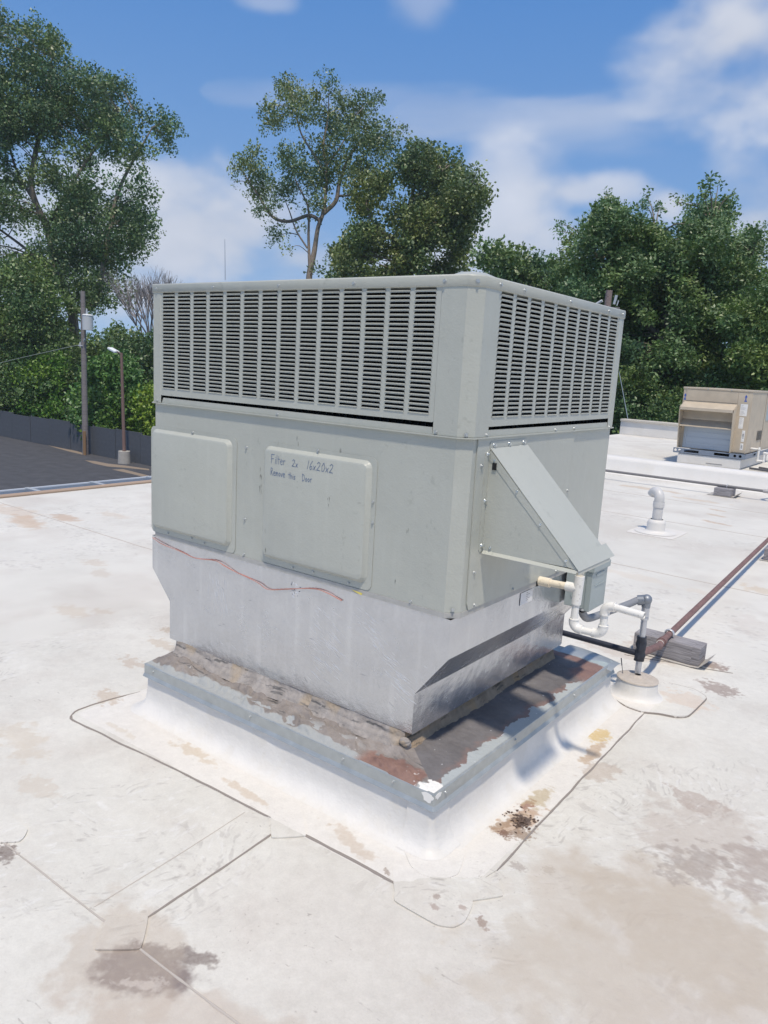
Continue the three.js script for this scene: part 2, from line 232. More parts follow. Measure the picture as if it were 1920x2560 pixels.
// lapped sheets, patches and the dirty lines along their edges
const dirtM = M({ color: col(142, 134, 127), roughness: 0.9 }), dirtPale = M({ color: col(184, 176, 167), roughness: 0.9 }), dirtFaint = M({ color: col(196, 189, 181), roughness: 0.9 });
function seamLine(pts, w, h, mat, seed = 1, wob = 0.004) {                   // a low irregular bead of sealant and dirt
  const c = new THREE.CatmullRomCurve3(pts.map(([x, z]) => V(x, 0, z)), false, 'catmullrom', 0.2), L = c.getLength(), n = Math.max(12, Math.round(L / 0.02)), k = 5;
  const g = gridGeo(n, k, (u, v) => { const p = c.getPointAt(u), t = c.getTangentAt(u), a = (v - 0.5) * 2, s = (fbm(u * L * 9 + seed * 31, seed, 3) - 0.5), ww = w * (0.45 + 1.1 * fbm(u * L * 22 + seed * 7, 3, 3)) * (0.3 + 0.7 * sst(0, 0.03, u) * sst(1, 0.97, u)), o = a * ww / 2 + s * wob * 2; return [p.x - t.z * o, 0.0005 + h * (1 - a * a), p.z + t.x * o]; });
  return g;
}
function patchGeo(pts, y0, y1, round = 0.25) { const c = new THREE.CatmullRomCurve3(pts.map(([x, z]) => V(x, 0, z)), true, 'catmullrom', round).getPoints(pts.length * 8).map((p) => [p.x, p.z]); c.pop(); return roofSheet(slabXZ(c, y0, y1)); }
const C_ = [[-1.51, 0.41], [-1.11, 0.385], [-0.74, 0.358], [-0.42, 0.348], [-0.23, 0.336], [-0.06, 0.333], [0.09, 0.332]], D_ = [[0.262, 0.08], [0.252, -0.21], [0.242, -0.77], [0.232, -1.31]];
part('flashing_sheet', roofSheet(slabXZ([[-1.545, 0.39], ...C_, [0.22, 0.31], ...D_, [0.23, -1.57], [-1.56, -1.57]], 0.0006, 0.0028)), nearM, roof);
part('lap_seam', seamLine([[-1.54, 0.07], [-1.575, 0.27], [-1.57, 0.36], ...C_.slice(0, 4)], 0.0085, 0.0036, dirtM, 1), dirtM, roof);
part('lap_seam', seamLine(C_.slice(3), 0.011, 0.0036, dirtM, 2), dirtM, roof);
part('lap_seam', seamLine([...D_, [0.231, -1.34]].map(([x, z]) => [x, z]), 0.0075, 0.0036, dirtM, 3), dirtM, roof);
part('lap_seam', seamLine([[-2.4, 0.985], [-1.6, 0.978], [-0.9, 0.972], [-0.44, 0.962], [-0.26, 0.958], [0.09, 0.945], [0.5, 0.935]], 0.0062, 0.003, dirtPale, 4, 0.002), dirtPale, roof);
part('lap_seam', seamLine([[-0.352, 0.88], [-0.358, 0.62], [-0.368, 0.4]], 0.0075, 0.003, dirtM, 5, 0.002), dirtM, roof);
part('lap_seam', seamLine([[-0.49, 0.95], [-0.503, 0.64], [-0.52, 0.38]], 0.0028, 0.001, dirtPale, 6, 0.001), dirtPale, roof);
part('lap_seam', seamLine([[-6.2, -1.5], [-4.8, -1.49], [-3.66, -1.48], [-2.2, -1.47]], 0.007, 0.003, dirtPale, 7), dirtPale, roof);
part('lap_seam', seamLine([[-3.6, -4.05], [-1.6, -4.0], [0.3, -3.95], [2.4, -3.9]], 0.007, 0.003, dirtPale, 8), dirtPale, roof);
part('lap_seam', seamLine([[-3.6, -6.3], [-1.6, -6.3], [0.3, -6.28], [2.4, -6.25]], 0.007, 0.003, dirtPale, 9), dirtPale, roof);
part('lap_seam', seamLine([[-3.6, -7.9], [-1.6, -7.9], [0.3, -7.88], [2.4, -7.85]], 0.007, 0.003, dirtPale, 10), dirtPale, roof);
part('lap_seam', seamLine([[-0.1, -2.0], [0.1, -2.06], [0.3, -2.12], [0.42, -2.16]], 0.006, 0.003, dirtM, 12), dirtM, roof);
const sq = (a, b, c, d, r) => patchGeo([a, b, c, d], 0.0008, 0.0052, r);
part('patch', sq([-0.435, 0.342], [-0.36, 0.27], [-0.28, 0.342], [-0.352, 0.42], 0.12), nearM, roof);
part('patch', sq([-0.425, 0.952], [-0.352, 0.878], [-0.27, 0.958], [-0.352, 1.033], 0.12), nearM, roof);
part('patch', sq([-1.08, 0.9], [-0.945, 0.895], [-0.905, 0.945], [-1.06, 1.09], 0.2), nearM, roof);
const outline = (pts, y, w, seed) => seamLine(pts, w, y, dirtPale, seed, 0.001);
part('patch', patchGeo([[0.02, 0.27], [0.085, 0.36], [0.11, 0.392], [0.17, 0.394], [0.25, 0.392], [0.29, 0.37], [0.302, 0.33], [0.28, 0.25], [0.2, 0.2]], 0.001, 0.0046), nearM, roof);
part('patch', patchGeo([[-0.01, 0.18], [0.025, 0.215], [0.06, 0.242], [0.105, 0.252], [0.16, 0.232], [0.184, 0.18], [0.17, 0.13], [0.14, 0.07], [0.05, 0.1]], 0.001, 0.0056), nearM, roof);
part('patch', sq([0.2, 0.2], [0.26, 0.265], [0.332, 0.17], [0.28, 0.11], 0.1), nearM, roof);
const PP = [[0.02, -1.6], [0.012, -1.47], [0.06, -1.39], [0.15, -1.34], [0.22, -1.335], [0.29, -1.375], [0.355, -1.395], [0.395, -1.45], [0.405, -1.7], [0.39, -1.735], [0.33, -1.775], [0.21, -1.765], [0.1, -1.75]];
part('patch', patchGeo(PP, 0.001, 0.0085), nearM, roof);
part('lap_seam', outline(PP.slice(1, 12), 0.009, 0.0042, 16), dirtM, roof);
part('patch', sq([-1.3, -5.35], [-1.28, -5.85], [-0.85, -5.85], [-0.86, -5.36], 0.1), M({ color: col(217, 213, 206), roughness: 0.7 }), roof);

// ---------- the building under it, the divider, parapet and gutter ----------
{
  const t = thing('building', 'long low building with pale block walls under the white roof', 'building', [0, -4.8, 0]);
  part('wall', box(RX0 + 0.06, RX1 - 0.05, -4.8, -0.35, RZ0 - 0.3, RZ1 - 0.05), paint(196, 188, 174, 0.9), t);
  part('roof_deck', box(RX0, RX1, -0.35, -0.006, RZ0 - 0.3, RZ1), plain(205, 203, 200, 0.8), t);
}
const tpoT = tex(512, 512, (u, v, i, j) => { const a = Math.abs(u - 0.5) * 2, b = Math.abs(v - 0.5) * 2, n = fbm(a * 7, b * 7, 5), s = sst(0.6, 0.78, fbm(a * 9 + 3, b * 9 + 8, 4)), k = 219 + 12 * (n - 0.5) + 4 * (hsh(i, j) - 0.5); return [lerp(k, 212, s * 0.3), lerp(k - 2.5, 207, s * 0.3), lerp(k - 8, 196, s * 0.3)]; });
const tpo = M({ map: rep(tpoT, 0.9), roughness: 0.5, bumpMap: rep(roofBump, 0.3), bumpScale: 0.003 });
const tpoFar = M({ map: rep(tpoT, 3.1), roughness: 0.55 });
{
  const prof = []; for (const [z, y] of [[-9.72, 0.001], [-9.8, 0.012], [-9.86, 0.05], [-9.9, 0.2], [-9.93, 0.245], [-9.98, 0.262], [-10.12, 0.262], [-10.17, 0.245], [-10.2, 0.2], [-10.24, 0.05], [-10.34, 0.001]]) prof.push([z, y]);
  const g = gridGeo(60, prof.length - 1, (u, v) => { const q = prof[Math.round(v * (prof.length - 1))], x = lerp(RX0, RX1, u); return [x, q[1] * (1 + 0.05 * (fbm(x * 1.1, 3, 3) - 0.5)), q[0] + 0.02 * (fbm(x * 0.7, 8, 3) - 0.5), x, v * 0.9]; });
  one('roof_divider', g, tpoFar, 'low rounded white membrane curb crossing the roof behind the grey pipe', 'curb');
  const t = thing('parapet', 'low white parapet along the far roof edge in front of the trees', 'parapet', [0, 0, RZ0]);
  part('wall', uvm(box(RX0, RX1, 0.001, 0.36, RZ0 - 0.3, RZ0 - 0.02)), tpoFar, t); part('coping', uvm(bevelBox(RX0, RX1, 0.362, 0.42, RZ0 - 0.34, RZ0 + 0.03, 0.01)), plain(196, 190, 178, 0.6), t);
}
{
  const t = thing('gutter', 'grey box gutter with strap hangers along the open roof edge', 'gutter', [RX0, -0.2, 0]);
  const gm = plain(186, 192, 198, 0.45, 0.35), Z0 = -12, Z1 = 4;
  part('trough', uvm(merge([box(-6.72, -6.3, -0.17, -0.162, Z0, Z1), box(-6.308, -6.3, -0.162, -0.02, Z0, Z1), box(-6.728, -6.72, -0.17, -0.035, Z0, Z1)])), gm, t);
  part('outer_lip', uvm(bevelBox(-6.74, -6.712, -0.034, -0.018, Z0, Z1, 0.003)), plain(214, 218, 222, 0.4, 0.3), t);
  part('edge_flashing', uvm(bevelBox(-6.3, -6.2, 0.002, 0.02, Z0, Z1, 0.004)), plain(168, 146, 126, 0.8), t, 'brown stained metal edge strip');
  for (let k = 0; k < 12; k++) { const z = -2.13 - 0.76 * (k - 4) + 0.76; part('strap', bevelBox(-6.71, -6.3, -0.016, -0.008, z - 0.02, z + 0.02, 0.002), plain(206, 208, 208, 0.4, 0.4), t); }
}
// ---------- the ground below ----------
const asphaltT = tex(512, 512, (u, v, i, j) => { const a = Math.abs(u - 0.5) * 2, b = Math.abs(v - 0.5) * 2, n = fbm(a * 6, b * 6, 5), k = 72 + 26 * (n - 0.5) + 16 * (hsh(i, j) - 0.5); return [k, k + 1, k + 5]; });
const grassT = tex(512, 512, (u, v, i, j) => { const a = Math.abs(u - 0.5) * 2, b = Math.abs(v - 0.5) * 2, n = fbm(a * 9, b * 9, 5), h = hsh(i, j); return [82 + 50 * (n - 0.5) + 26 * (h - 0.5), 92 + 50 * (n - 0.5) + 26 * (h - 0.5), 56 + 30 * (n - 0.5)]; });
{
  const g = new THREE.PlaneGeometry(900, 900, 8, 8); g.rotateX(-Math.PI / 2); g.translate(0, -4.83, 0); struct('ground', uvm(g), M({ map: rep(grassT, 6), roughness: 1 }));
  const a = slabXZ([[-120, -24.4], [-30, -24.3], [-6.5, -24.3], [-6.5, 40], [-120, 40]], -4.825, -4.8); struct('parking_lot', uvm(a), M({ map: rep(asphaltT, 5), roughness: 0.9, bumpMap: rep(grain, 0.4), bumpScale: 0.004 }));
  const lt = M({ color: col(138, 124, 108), roughness: 1 });
  const dust = (pts, y) => struct(numbered('leaf_litter'), uvm(slabXZ(pts.map(([u, v]) => { const p = onY(u, v, y); return [p.x, p.z]; }), y, y + 0.006)), lt);
  const s = 460 / 1641, zz = (l) => l.map(([x, y]) => [x * s, 640 + y * s]);
  dust(zz([[430, 1690], [600, 1716], [770, 1765], [760, 1778], [620, 1745], [500, 1712]]), -4.799);
  dust(zz([[755, 1822], [850, 1830], [960, 1852], [1120, 1870], [1330, 1900], [1330, 1912], [1130, 1890], [960, 1878], [830, 1850]]), -4.799);
  dust(zz([[1000, 1905], [1100, 1902], [1330, 1960], [1330, 1985], [1180, 1945]]), -4.799);
}
// ---------- the rooftop unit ----------
const UW = 1.5674, UD = 1.2035, CH = 0.038, YB = 0.7035, YS = 1.2757, YC = 1.7236, YT = 1.7535;
const cham = (x0, x1, z0, z1, c) => [[x0 + c, z1], [x1 - c, z1], [x1, z1 - c], [x1, z0 + c], [x1 - c, z0], [x0 + c, z0], [x0, z0 + c], [x0, z1 - c]];
const unitT = tex(1024, 1024, (u, v, i, j) => {                              // enamel with faint dust, drips and rub marks
  const a = Math.abs(u - 0.5) * 2, b = Math.abs(v - 0.5) * 2, n = fbm(a * 4, b * 4, 5), d = sst(0.55, 0.85, fbm(a * 38, b * 3 + 5, 3)) * 0.5, s = sst(0.72, 0.82, fbm(a * 60 + 4, b * 50, 2)) * sst(0.55, 0.7, fbm(a * 6 + 2, b * 6, 3));
  const k = 10 * (n - 0.5) + 3 * (hsh(i, j) - 0.5) - 9 * s + 5 * d; return [180 + k, 182 + k, 173 + k]; });
const unitM = M({ map: rep(unitT, 1.7), roughness: 0.36, bumpMap: rep(roofBump, 1.4), bumpScale: 0.006 });
const unitBottom = M({ color: col(190, 189, 184), map: rep(blotch, 0.3), roughness: 0.6 });
const darkM = plain(26, 29, 34, 0.85), blackM = plain(20, 21, 24, 0.7);
const zinc = plain(196, 200, 204, 0.32, 0.8);
const unit = thing('rooftop_unit', 'large grey green packaged air conditioner with louvred sides and handwritten door', 'air conditioner', [-UW / 2, YB, -UD / 2]);
const I = 0.0045;                                                            // the lower cabinet stands a little inside the upper one
part('lower_cabinet', uvm(slabXZ(cham(-UW + I, -I, -UD + I, -I, CH), YB + 0.018, YS - 0.002)), unitM, unit);
part('base_flange', uvm(slabXZ(cham(-UW + I - 0.002, -I + 0.002, -UD + I - 0.002, -I + 0.002, CH), YB, YB + 0.0175)), unitBottom, unit, 'scuffed pale bottom flange of the cabinet');
part('seam_lip', uvm(slabXZ(cham(-UW - 0.007, 0.007, -UD - 0.007, 0.007, CH + 0.003), YS - 0.0015, YS + 0.0025)), unitM, unit);
part('sill', uvm(merge([plateZ([[-1.477, YS + 0.003], [-0.128, YS + 0.003], [-0.131, 1.3], [-1.468, 1.3]], -0.012, 0.011), plateX([[-0.12, YS + 0.003], [-1.113, YS + 0.003], [-1.11, 1.299], [-0.122, 1.299]], -0.012, 0.011)])), unitM, unit);
{ // corner posts: bent sheet with the cabinet's chamfers
  const y0 = YS + 0.0035, y1 = YC - 0.0035, t = 0.0016, wall = (pts) => { const o = pts.map(([x, z]) => [x, z]), inn = pts.map(([x, z]) => [x + (x > -UW / 2 ? -1 : 1) * t, z + (z > -UD / 2 ? -1 : 1) * t]).reverse(); return uvm(slabXZ([...o, ...inn], y0, y1)); };
  part('corner_post', wall([[-0.126, 0.001], [-CH, 0.001], [0.001, -CH], [0.001, -0.1185]]), unitM, unit);
  part('corner_post', wall([[0.001, -1.1165], [0.001, -UD + CH], [-CH, -UD - 0.001], [-0.126, -UD - 0.001]]), unitM, unit);
  part('corner_post', wall([[-1.4835, 0.001], [-UW + CH, 0.001], [-UW - 0.001, -CH], [-UW - 0.001, -0.1185]]), unitM, unit);
  part('corner_post', wall([[-UW - 0.001, -1.11], [-UW - 0.001, -UD + CH], [-UW + CH, -UD - 0.001], [-1.48, -UD - 0.001]]), unitM, unit);
  part('rear_panel', uvm(merge([box(-1.478, -0.128, y0, y1, -UD, -UD + 0.002), box(-UW, -UW + 0.002, y0, y1, -1.11, -0.12)])), unitM, unit);
}
part('condenser_coil', uvm(merge([box(-UW + 0.06, -0.06, YS + 0.004, YC - 0.01, -0.062, -0.045), box(-0.062, -0.045, YS + 0.004, YC - 0.01, -UD + 0.06, -0.064), box(-UW + 0.05, -0.05, YS + 0.003, YS + 0.0038, -UD + 0.05, -0.02)])), M({ color: col(22, 24, 28), roughness: 0.8, metalness: 0.1, bumpMap: rep(grain, 0.2), bumpScale: 0.002 }), unit);
{ // coil fins: fine vertical relief behind the louvres
  const l = []; for (let x = -1.47; x < -0.14; x += 0.03) l.push(box(x, x + 0.0025, 1.29, 1.715, -0.0445, -0.036)); for (let z = -1.1; z < -0.13; z += 0.03) l.push(box(-0.0445, -0.036, 1.29, 1.715, z, z + 0.0025)); part('coil_guard', merge(l), plain(40, 44, 50, 0.5, 0.4), unit); }
{ // top cover with a rolled edge
  const g = slabXZ(cham(-UW - 0.0045, 0.0045, -UD - 0.0045, 0.0045, CH + 0.002), YC, YT, 0.0055); const cap = part('top_cover', uvm(toCreasedNormals(g0(g), 0.9)), unitM, unit);
  part('fan_ring', uvm(merge([new THREE.TorusGeometry(0.29, 0.006, 8, 60).rotateX(Math.PI / 2).translate(-0.8, YT + 0.004, -0.6)])), unitM, cap);
  const b = new THREE.CylinderGeometry(0.045, 0.075, 0.012, 28); b.translate(-0.075, YT + 0.0055, -0.085); part('raised_boss', uvm(b), unitM, cap);
}
// louvred panels: a punched sheet with a bent fin in every slot
const PITCH = 0.0142, ROWS = 27, SLW = 0.08, SLH = 0.0096, Y1 = 1.7185;
const slot = (x, y) => { const w = SLW / 2, k = 0.0025; return [[x - w, y], [x + w, y], [x + w - k, y + SLH - 0.002], [x + w - k - 0.0025, y + SLH], [x - w + k + 0.0025, y + SLH], [x - w + k, y + SLH - 0.002]]; };
const finGeo = (() => {                                                      // local: x along the slot, y up, z outwards
  const prof = [[-0.0016, 0.0006], [-0.0006, 0.0024], [0.0009, 0.0026], [0.0019, 0.0], [0.0027, -0.005], [0.0031, -0.0085]], w = [0.5, 0.497, 0.495, 0.49, 0.472, 0.466];
  const pos = [], uv = [], idx = []; prof.forEach(([y, z], j) => { for (const s of [-1, 1]) { pos.push(s * w[j] * SLW, y, z); uv.push(s * 0.04, y + z); } if (j) { const a = 2 * j - 2; idx.push(a, a + 1, a + 3, a, a + 3, a + 2); } });
  const g = new THREE.BufferGeometry(); g.setAttribute('position', new THREE.Float32BufferAttribute(pos, 3)); g.setAttribute('uv', new THREE.Float32BufferAttribute(uv, 2)); g.setIndex(idx); g.computeVertexNormals(); return g;
})();
function louvrePanel(side, cols, s0, pitch, nSingle) {                        // s runs along the face, away from the near corner for the right face
  const cs = [...Array(cols).keys()].map((k) => s0 + k * pitch), holes = [];
  for (const c of cs) for (let r = 0; r < ROWS; r++) holes.push(slot(c, Y1 - SLH - r * PITCH));
  const e = side === 'z' ? [-1.482, -0.128] : [0.121, 1.1145], outer = [[e[0], 1.3125], [e[0] + 0.004, 1.3095], [e[1] - 0.004, 1.3155], [e[1], 1.3185], [e[1], 1.7225], [e[0], 1.7225]];
  const g = plateZ(outer, 0, 0.0014, holes); let place;
  if (side === 'z') { g.translate(0, 0, -0.002); place = (m, c, y) => { m.position.set(c, y, -0.0008); }; }
  else { g.rotateY(Math.PI / 2); g.translate(-0.002, 0, 0); place = (m, c, y) => { m.rotation.y = Math.PI / 2; m.position.set(-0.0008, y, -c); }; }
  const panel = part('louvre_panel', uvm(g), unitM, unit), rest = []; let n = 0;
  const order = side === 'z' ? cs.slice().reverse() : cs;
  for (const c of order) for (let r = 0; r < ROWS; r++) {
    const m = new THREE.Mesh(finGeo, unitM); m.name = 'louvre'; place(m, c, Y1 - SLH - r * PITCH);
    if (n++ < nSingle) panel.add(m); else { m.updateMatrix(); rest.push(finGeo.clone().applyMatrix4(m.matrix)); }
  }
  if (rest.length) { const m = part('far_louvres', merge(rest), unitM, panel); m.userData.kind = 'stuff'; }
}
louvrePanel('z', 14, -1.431, 0.0958, 162); louvrePanel('x', 10, 0.174, 0.0988, 138);
// access doors: a flange with rounded corners and a raised pan
const rr = (x0, x1, y0, y1, r) => { const o = []; for (const [cx, cy, q] of [[x1 - r, y0 + r, 3], [x1 - r, y1 - r, 0], [x0 + r, y1 - r, 1], [x0 + r, y0 + r, 2]]) for (let k = 0; k <= 6; k++) { const a = Math.PI / 2 * (q + k / 6); o.push([cx + r * Math.cos(a), cy + r * Math.sin(a)]); } return o; };
function pan(x0, x1, y0, y1, f) {                                            // raised pan with sloped sides
  const a = rr(x0, x1, y0, y1, 0.03), b = rr(x0 + 0.014, x1 - 0.014, y0 + 0.012, y1 - 0.012, 0.022), pos = [], idx = [], n = a.length;
  a.forEach(([x, y]) => pos.push(x, y, f + 0.001)); b.forEach(([x, y]) => pos.push(x, y, f + 0.016));
  const c = rr(x0 + 0.018, x1 - 0.018, y0 + 0.016, y1 - 0.016, 0.02); c.forEach(([x, y]) => pos.push(x, y, f + 0.0175));
  for (let i = 0; i < n; i++) { const k = (i + 1) % n; idx.push(i, k, n + k, i, n + k, n + i, n + i, n + k, 2 * n + k, n + i, 2 * n + k, 2 * n + i); }
  const tri = THREE.ShapeUtils.triangulateShape(c.map((p) => new THREE.Vector2(...p)), []); tri.forEach((t) => idx.push(2 * n + t[0], 2 * n + t[1], 2 * n + t[2]));
  const g = new THREE.BufferGeometry(); g.setAttribute('position', new THREE.Float32BufferAttribute(pos, 3)); g.setAttribute('uv', new THREE.Float32BufferAttribute(pos.map((v, i) => i).filter((i) => i % 3 === 0).flatMap((i) => [pos[i], pos[i + 1]]), 2)); g.setIndex(idx); g.computeVertexNormals(); return uvm(toCreasedNormals(g, 0.35));
}
const F0 = -I + 0.0008;
const doorA = part('access_door', uvm(plateZ(rr(-1.552, -1.0175, 0.722, 1.178, 0.024), F0, 0.0018)), unitM, unit);
part('raised_pan', pan(-1.542, -1.04, 0.744, 1.168, F0), unitM, doorA);
const doorB = part('access_door', uvm(plateZ(rr(-0.872, -0.336, 0.725, 1.1795, 0.024), F0, 0.0018)), unitM, unit, 'access door with two lines of blue handwriting');
part('raised_pan', pan(-0.864, -0.355, 0.746, 1.168, F0), unitM, doorB);
{ // the handwriting in blue marker
  const G = { F: [[[0, 0], [0, 1]], [[0, 1], [0.6, 1.02]], [[0, 0.52], [0.45, 0.55]]], i: [[[0.1, 0], [0.1, 0.55]], [[0.1, 0.72], [0.12, 0.76]]], l: [[[0.1, 0], [0.1, 1]]], t: [[[0.2, 0], [0.18, 0.9]], [[0, 0.58], [0.42, 0.6]]], e: [[[0.02, 0.3], [0.42, 0.34], [0.36, 0.52], [0.16, 0.55], [0.02, 0.3], [0.1, 0.06], [0.3, 0], [0.45, 0.1]]], r: [[[0.05, 0], [0.05, 0.52]], [[0.05, 0.36], [0.2, 0.52], [0.36, 0.5]]],
    2: [[[0.02, 0.8], [0.2, 1], [0.42, 0.85], [0.36, 0.55], [0.02, 0.05], [0.3, 0.08], [0.52, 0.02]]], x: [[[0, 0.02], [0.34, 0.5]], [[0, 0.5], [0.34, 0]]], 1: [[[0.12, 0], [0.2, 1]]], 6: [[[0.36, 1], [0.12, 0.6], [0.04, 0.2], [0.2, 0], [0.4, 0.16], [0.34, 0.4], [0.08, 0.3]]], 0: [[[0.24, 1], [0.02, 0.6], [0.1, 0.05], [0.32, 0.05], [0.46, 0.5], [0.24, 1]]], R: [[[0.04, 0], [0.06, 1]], [[0.06, 1], [0.4, 0.95], [0.42, 0.65], [0.08, 0.52], [0.5, 0]]], m: [[[0, 0], [0.02, 0.5], [0.15, 0.52], [0.22, 0.05]], [[0.22, 0.3], [0.36, 0.52], [0.46, 0.4], [0.48, 0]]], o: [[[0.2, 0.52], [0.02, 0.28], [0.18, 0], [0.4, 0.25], [0.2, 0.52]]], v: [[[0, 0.5], [0.18, 0], [0.38, 0.52]]], h: [[[0.04, 0], [0.04, 0.95]], [[0.04, 0.35], [0.22, 0.52], [0.34, 0.4], [0.34, 0]]], s: [[[0.34, 0.48], [0.1, 0.5], [0.06, 0.34], [0.3, 0.2], [0.24, 0.02], [0.02, 0.04]]], D: [[[0.06, 0], [0.06, 1]], [[0, 1], [0.4, 0.85], [0.52, 0.45], [0.36, 0.08], [0.02, 0]]] };
  const wd = { F: 0.68, i: 0.26, l: 0.26, t: 0.46, e: 0.55, r: 0.46, 2: 0.64, x: 0.46, 1: 0.36, 6: 0.52, 0: 0.58, R: 0.62, m: 0.62, o: 0.5, v: 0.46, h: 0.46, s: 0.44, D: 0.64, ' ': 0.62 };
  const lines = [['Filter', -0.812, 1.108, 0.032, 0, 0.95], ['2x', -0.708, 1.108, 0.026, 0.1, 1.2], ['16x20x2', -0.637, 1.108, 0.031, 0.12, 1.25], ['Remove', -0.814, 1.064, 0.0265, 0, 0.95], ['this', -0.724, 1.063, 0.024, 0, 1.05], ['Door', -0.656, 1.063, 0.025, 0, 1.05]], z = F0 + 0.0181, l = [];
  for (const [txt, x0, y0, h, sl, wf] of lines) { let x = x0; for (const c of txt) { for (const st of G[c] || []) { const P = st.map(([a, b]) => [x + (a + sl * b) * h * 0.85 * wf, y0 + b * h]); for (let k = 0; k + 1 < P.length; k++) { const [ax, ay] = P[k], [bx, by] = P[k + 1], L = Math.hypot(bx - ax, by - ay) || 1, w = 0.00085, nx = -(by - ay) / L * w, ny = (bx - ax) / L * w, ex = (bx - ax) / L * w * 0.6, ey = (by - ay) / L * w * 0.6; l.push(plateZ([[ax - nx - ex, ay - ny - ey], [bx - nx + ex, by - ny + ey], [bx + nx + ex, by + ny + ey], [ax + nx - ex, ay + ny - ey]], z + 0.00002 * (l.length % 9), 0.0001)); } } x += (wd[c] ?? 0.5) * h * 0.85 * 1.06 * wf; } }
  part('handwriting', merge(l), plain(84, 106, 144, 0.6), doorB, 'blue handwriting reading Filter 2x 16x20x2, Remove this Door');
}
// right side: panel step, rear joint, outdoor air hood
part('side_panel', uvm(plateX([[-0.072, 0.745], [-0.0765, 0.738], [-0.084, 0.7225], [-0.776, 0.7225], [-0.787, 1.2735], [-0.064, 1.2735]], F0, 0.004)), unitM, unit);
const hood = part('air_hood', uvm(plateX([[-0.116, 0.918], [-0.124, 0.908], [-0.40, 0.908], [-0.408, 0.918], [-0.408, 1.228], [-0.386, 1.2405], [-0.386, 1.258], [-0.381, 1.2625], [-0.143, 1.2625], [-0.138, 1.258], [-0.138, 1.2385], [-0.114, 1.228]], F0 + 0.0042, 0.0016, [[[-0.146, 0.918], [-0.146, 1.225], [-0.378, 1.225], [-0.378, 0.918]]])), unitM, unit, 'sloping outdoor air hood');
{
  const HX = 0.328, HY = 0.912, x0 = F0 + 0.006, tri = (z, t) => { const g = plateZ([[x0, 1.2375], [x0, 0.9105], [HX, HY + 0.004]], z, t); return uvm(g); };
  part('side_plate', tri(-0.1405, 0.0015), unitM, hood); part('side_plate', tri(-0.3865, 0.0015), unitM, hood);
  const sl = (off, z0, z1, xe, ye) => { const dx = HX - x0, dy = HY - 1.2385, L = Math.hypot(dx, dy), nx = -dy / L, ny = dx / L, t = 0.0016; const P = [[x0, 1.2385], [HX, HY], [HX + 0.002, HY - 0.014], [HX + 0.0036, HY - 0.014], [HX + t, HY + t * 0.6], [x0 + nx * t, 1.2385 + ny * t + 0.001]]; const g = plateZ(P.map(([a, b]) => [a + nx * off, b + ny * off]), z0, z1 - z0); return uvm(g); };
  const slopeM = M({ map: rep(unitT, 1.7), roughness: 0.3, bumpMap: rep(roofBump, 0.9), bumpScale: 0.003 });
  part('slope_panel', sl(0.002, -0.3895, -0.1375), slopeM, hood);
  const dx = HX - x0, dy = HY - 1.2385, L = Math.hypot(dx, dy), tx = dx / L, ty = dy / L, nx = -ty, ny = tx;                   // nx,ny points outwards
  const strip = [[x0 + 0.004, 1.2385 - 0.004], [HX - 0.001, HY + 0.0015], [HX - 0.03, HY + 0.004], [x0 + 0.004, 1.2385 - 0.036]];
  part('edge_flange', uvm(plateZ(strip, -0.1388, 0.0014)), unitM, hood);
  part('bottom_flange', uvm(gridGeo(1, 1, (u, v) => [lerp(x0 + 0.004, HX, u), lerp(0.9135, HY + 0.001, u) - 0.009 * v, -0.1385 + 0.011 * v])), unitM, hood);
  const lip = gridGeo(12, 2, (u, v) => { const z = lerp(-0.134, -0.424, u); return [lerp(HX - 0.028, HX + 0.006, v), lerp(HY + 0.032, HY - 0.004, v) + 0.0035, z]; }); part('drip_lip', uvm(lip), slopeM, hood);
  part('latch', uvm(box(0.016, 0.03, 1.176, 1.198, -0.1372, -0.1345)), blackM, hood);
  part('bird_screen', uvm(box(x0, HX - 0.01, 0.9, 0.903, -0.384, -0.142)), zinc, hood);
}
// screws
const screwG = (() => { const a = new THREE.CylinderGeometry(0.0062, 0.0068, 0.0016, 12), b = new THREE.CylinderGeometry(0.0038, 0.0042, 0.0046, 6); a.rotateX(Math.PI / 2); b.rotateX(Math.PI / 2); a.translate(0, 0, 0.0008); b.translate(0, 0, 0.0036); return merge([a, b]); })();
const screwM = plain(186, 190, 190, 0.35, 0.55), screwBright = plain(215, 222, 226, 0.22, 0.9);
const scr = (x, y, z, ax, mat = screwM, s = 1) => { const m = pieceAt('screw', screwG, mat, unit, x, y, z); if (ax === 'x') m.rotation.y = Math.PI / 2; if (ax === 'd') m.rotation.y = Math.PI / 4; m.rotation.z = (x * 37 + y * 91 + z * 17) % 1; m.scale.setScalar(s); };
for (const [x, y] of [[-1.278, 1.1735], [-0.599, 1.175]]) scr(x, y, F0 + 0.0022, 'z');
for (const [x, y] of [[-0.966, 1.146], [-0.967, 0.87], [-0.968, 0.73], [-0.172, 0.727]]) scr(x, y, -I, 'z');
for (const [x, y] of [[-1.436, 0.731], [-1.28, 0.738], [-1.201, 0.731], [-0.346, 1.032], [-0.343, 0.962], [-0.702, 0.733], [-0.601, 0.738], [-0.435, 0.733]]) scr(x, y, F0 + 0.0022, 'z', screwM, 0.85);
for (const x of [-0.804]) scr(x, 1.284, -0.0008, 'z'); for (const x of [-1.505, -0.114]) scr(x, 1.286, 0.0012, 'z');
for (const x of [-1.505, -1.156, -0.809, -0.466, -0.116]) scr(x, 1.733, 0.0046, 'z');
for (const y of [1.7335, 1.286, 0.732]) scr(-0.0185 + (y > 1.5 ? 0.004 : y > 1 ? 0.0018 : -0.002), y, -0.0185 + (y > 1.5 ? 0.004 : y > 1 ? 0.0018 : -0.002), 'd');
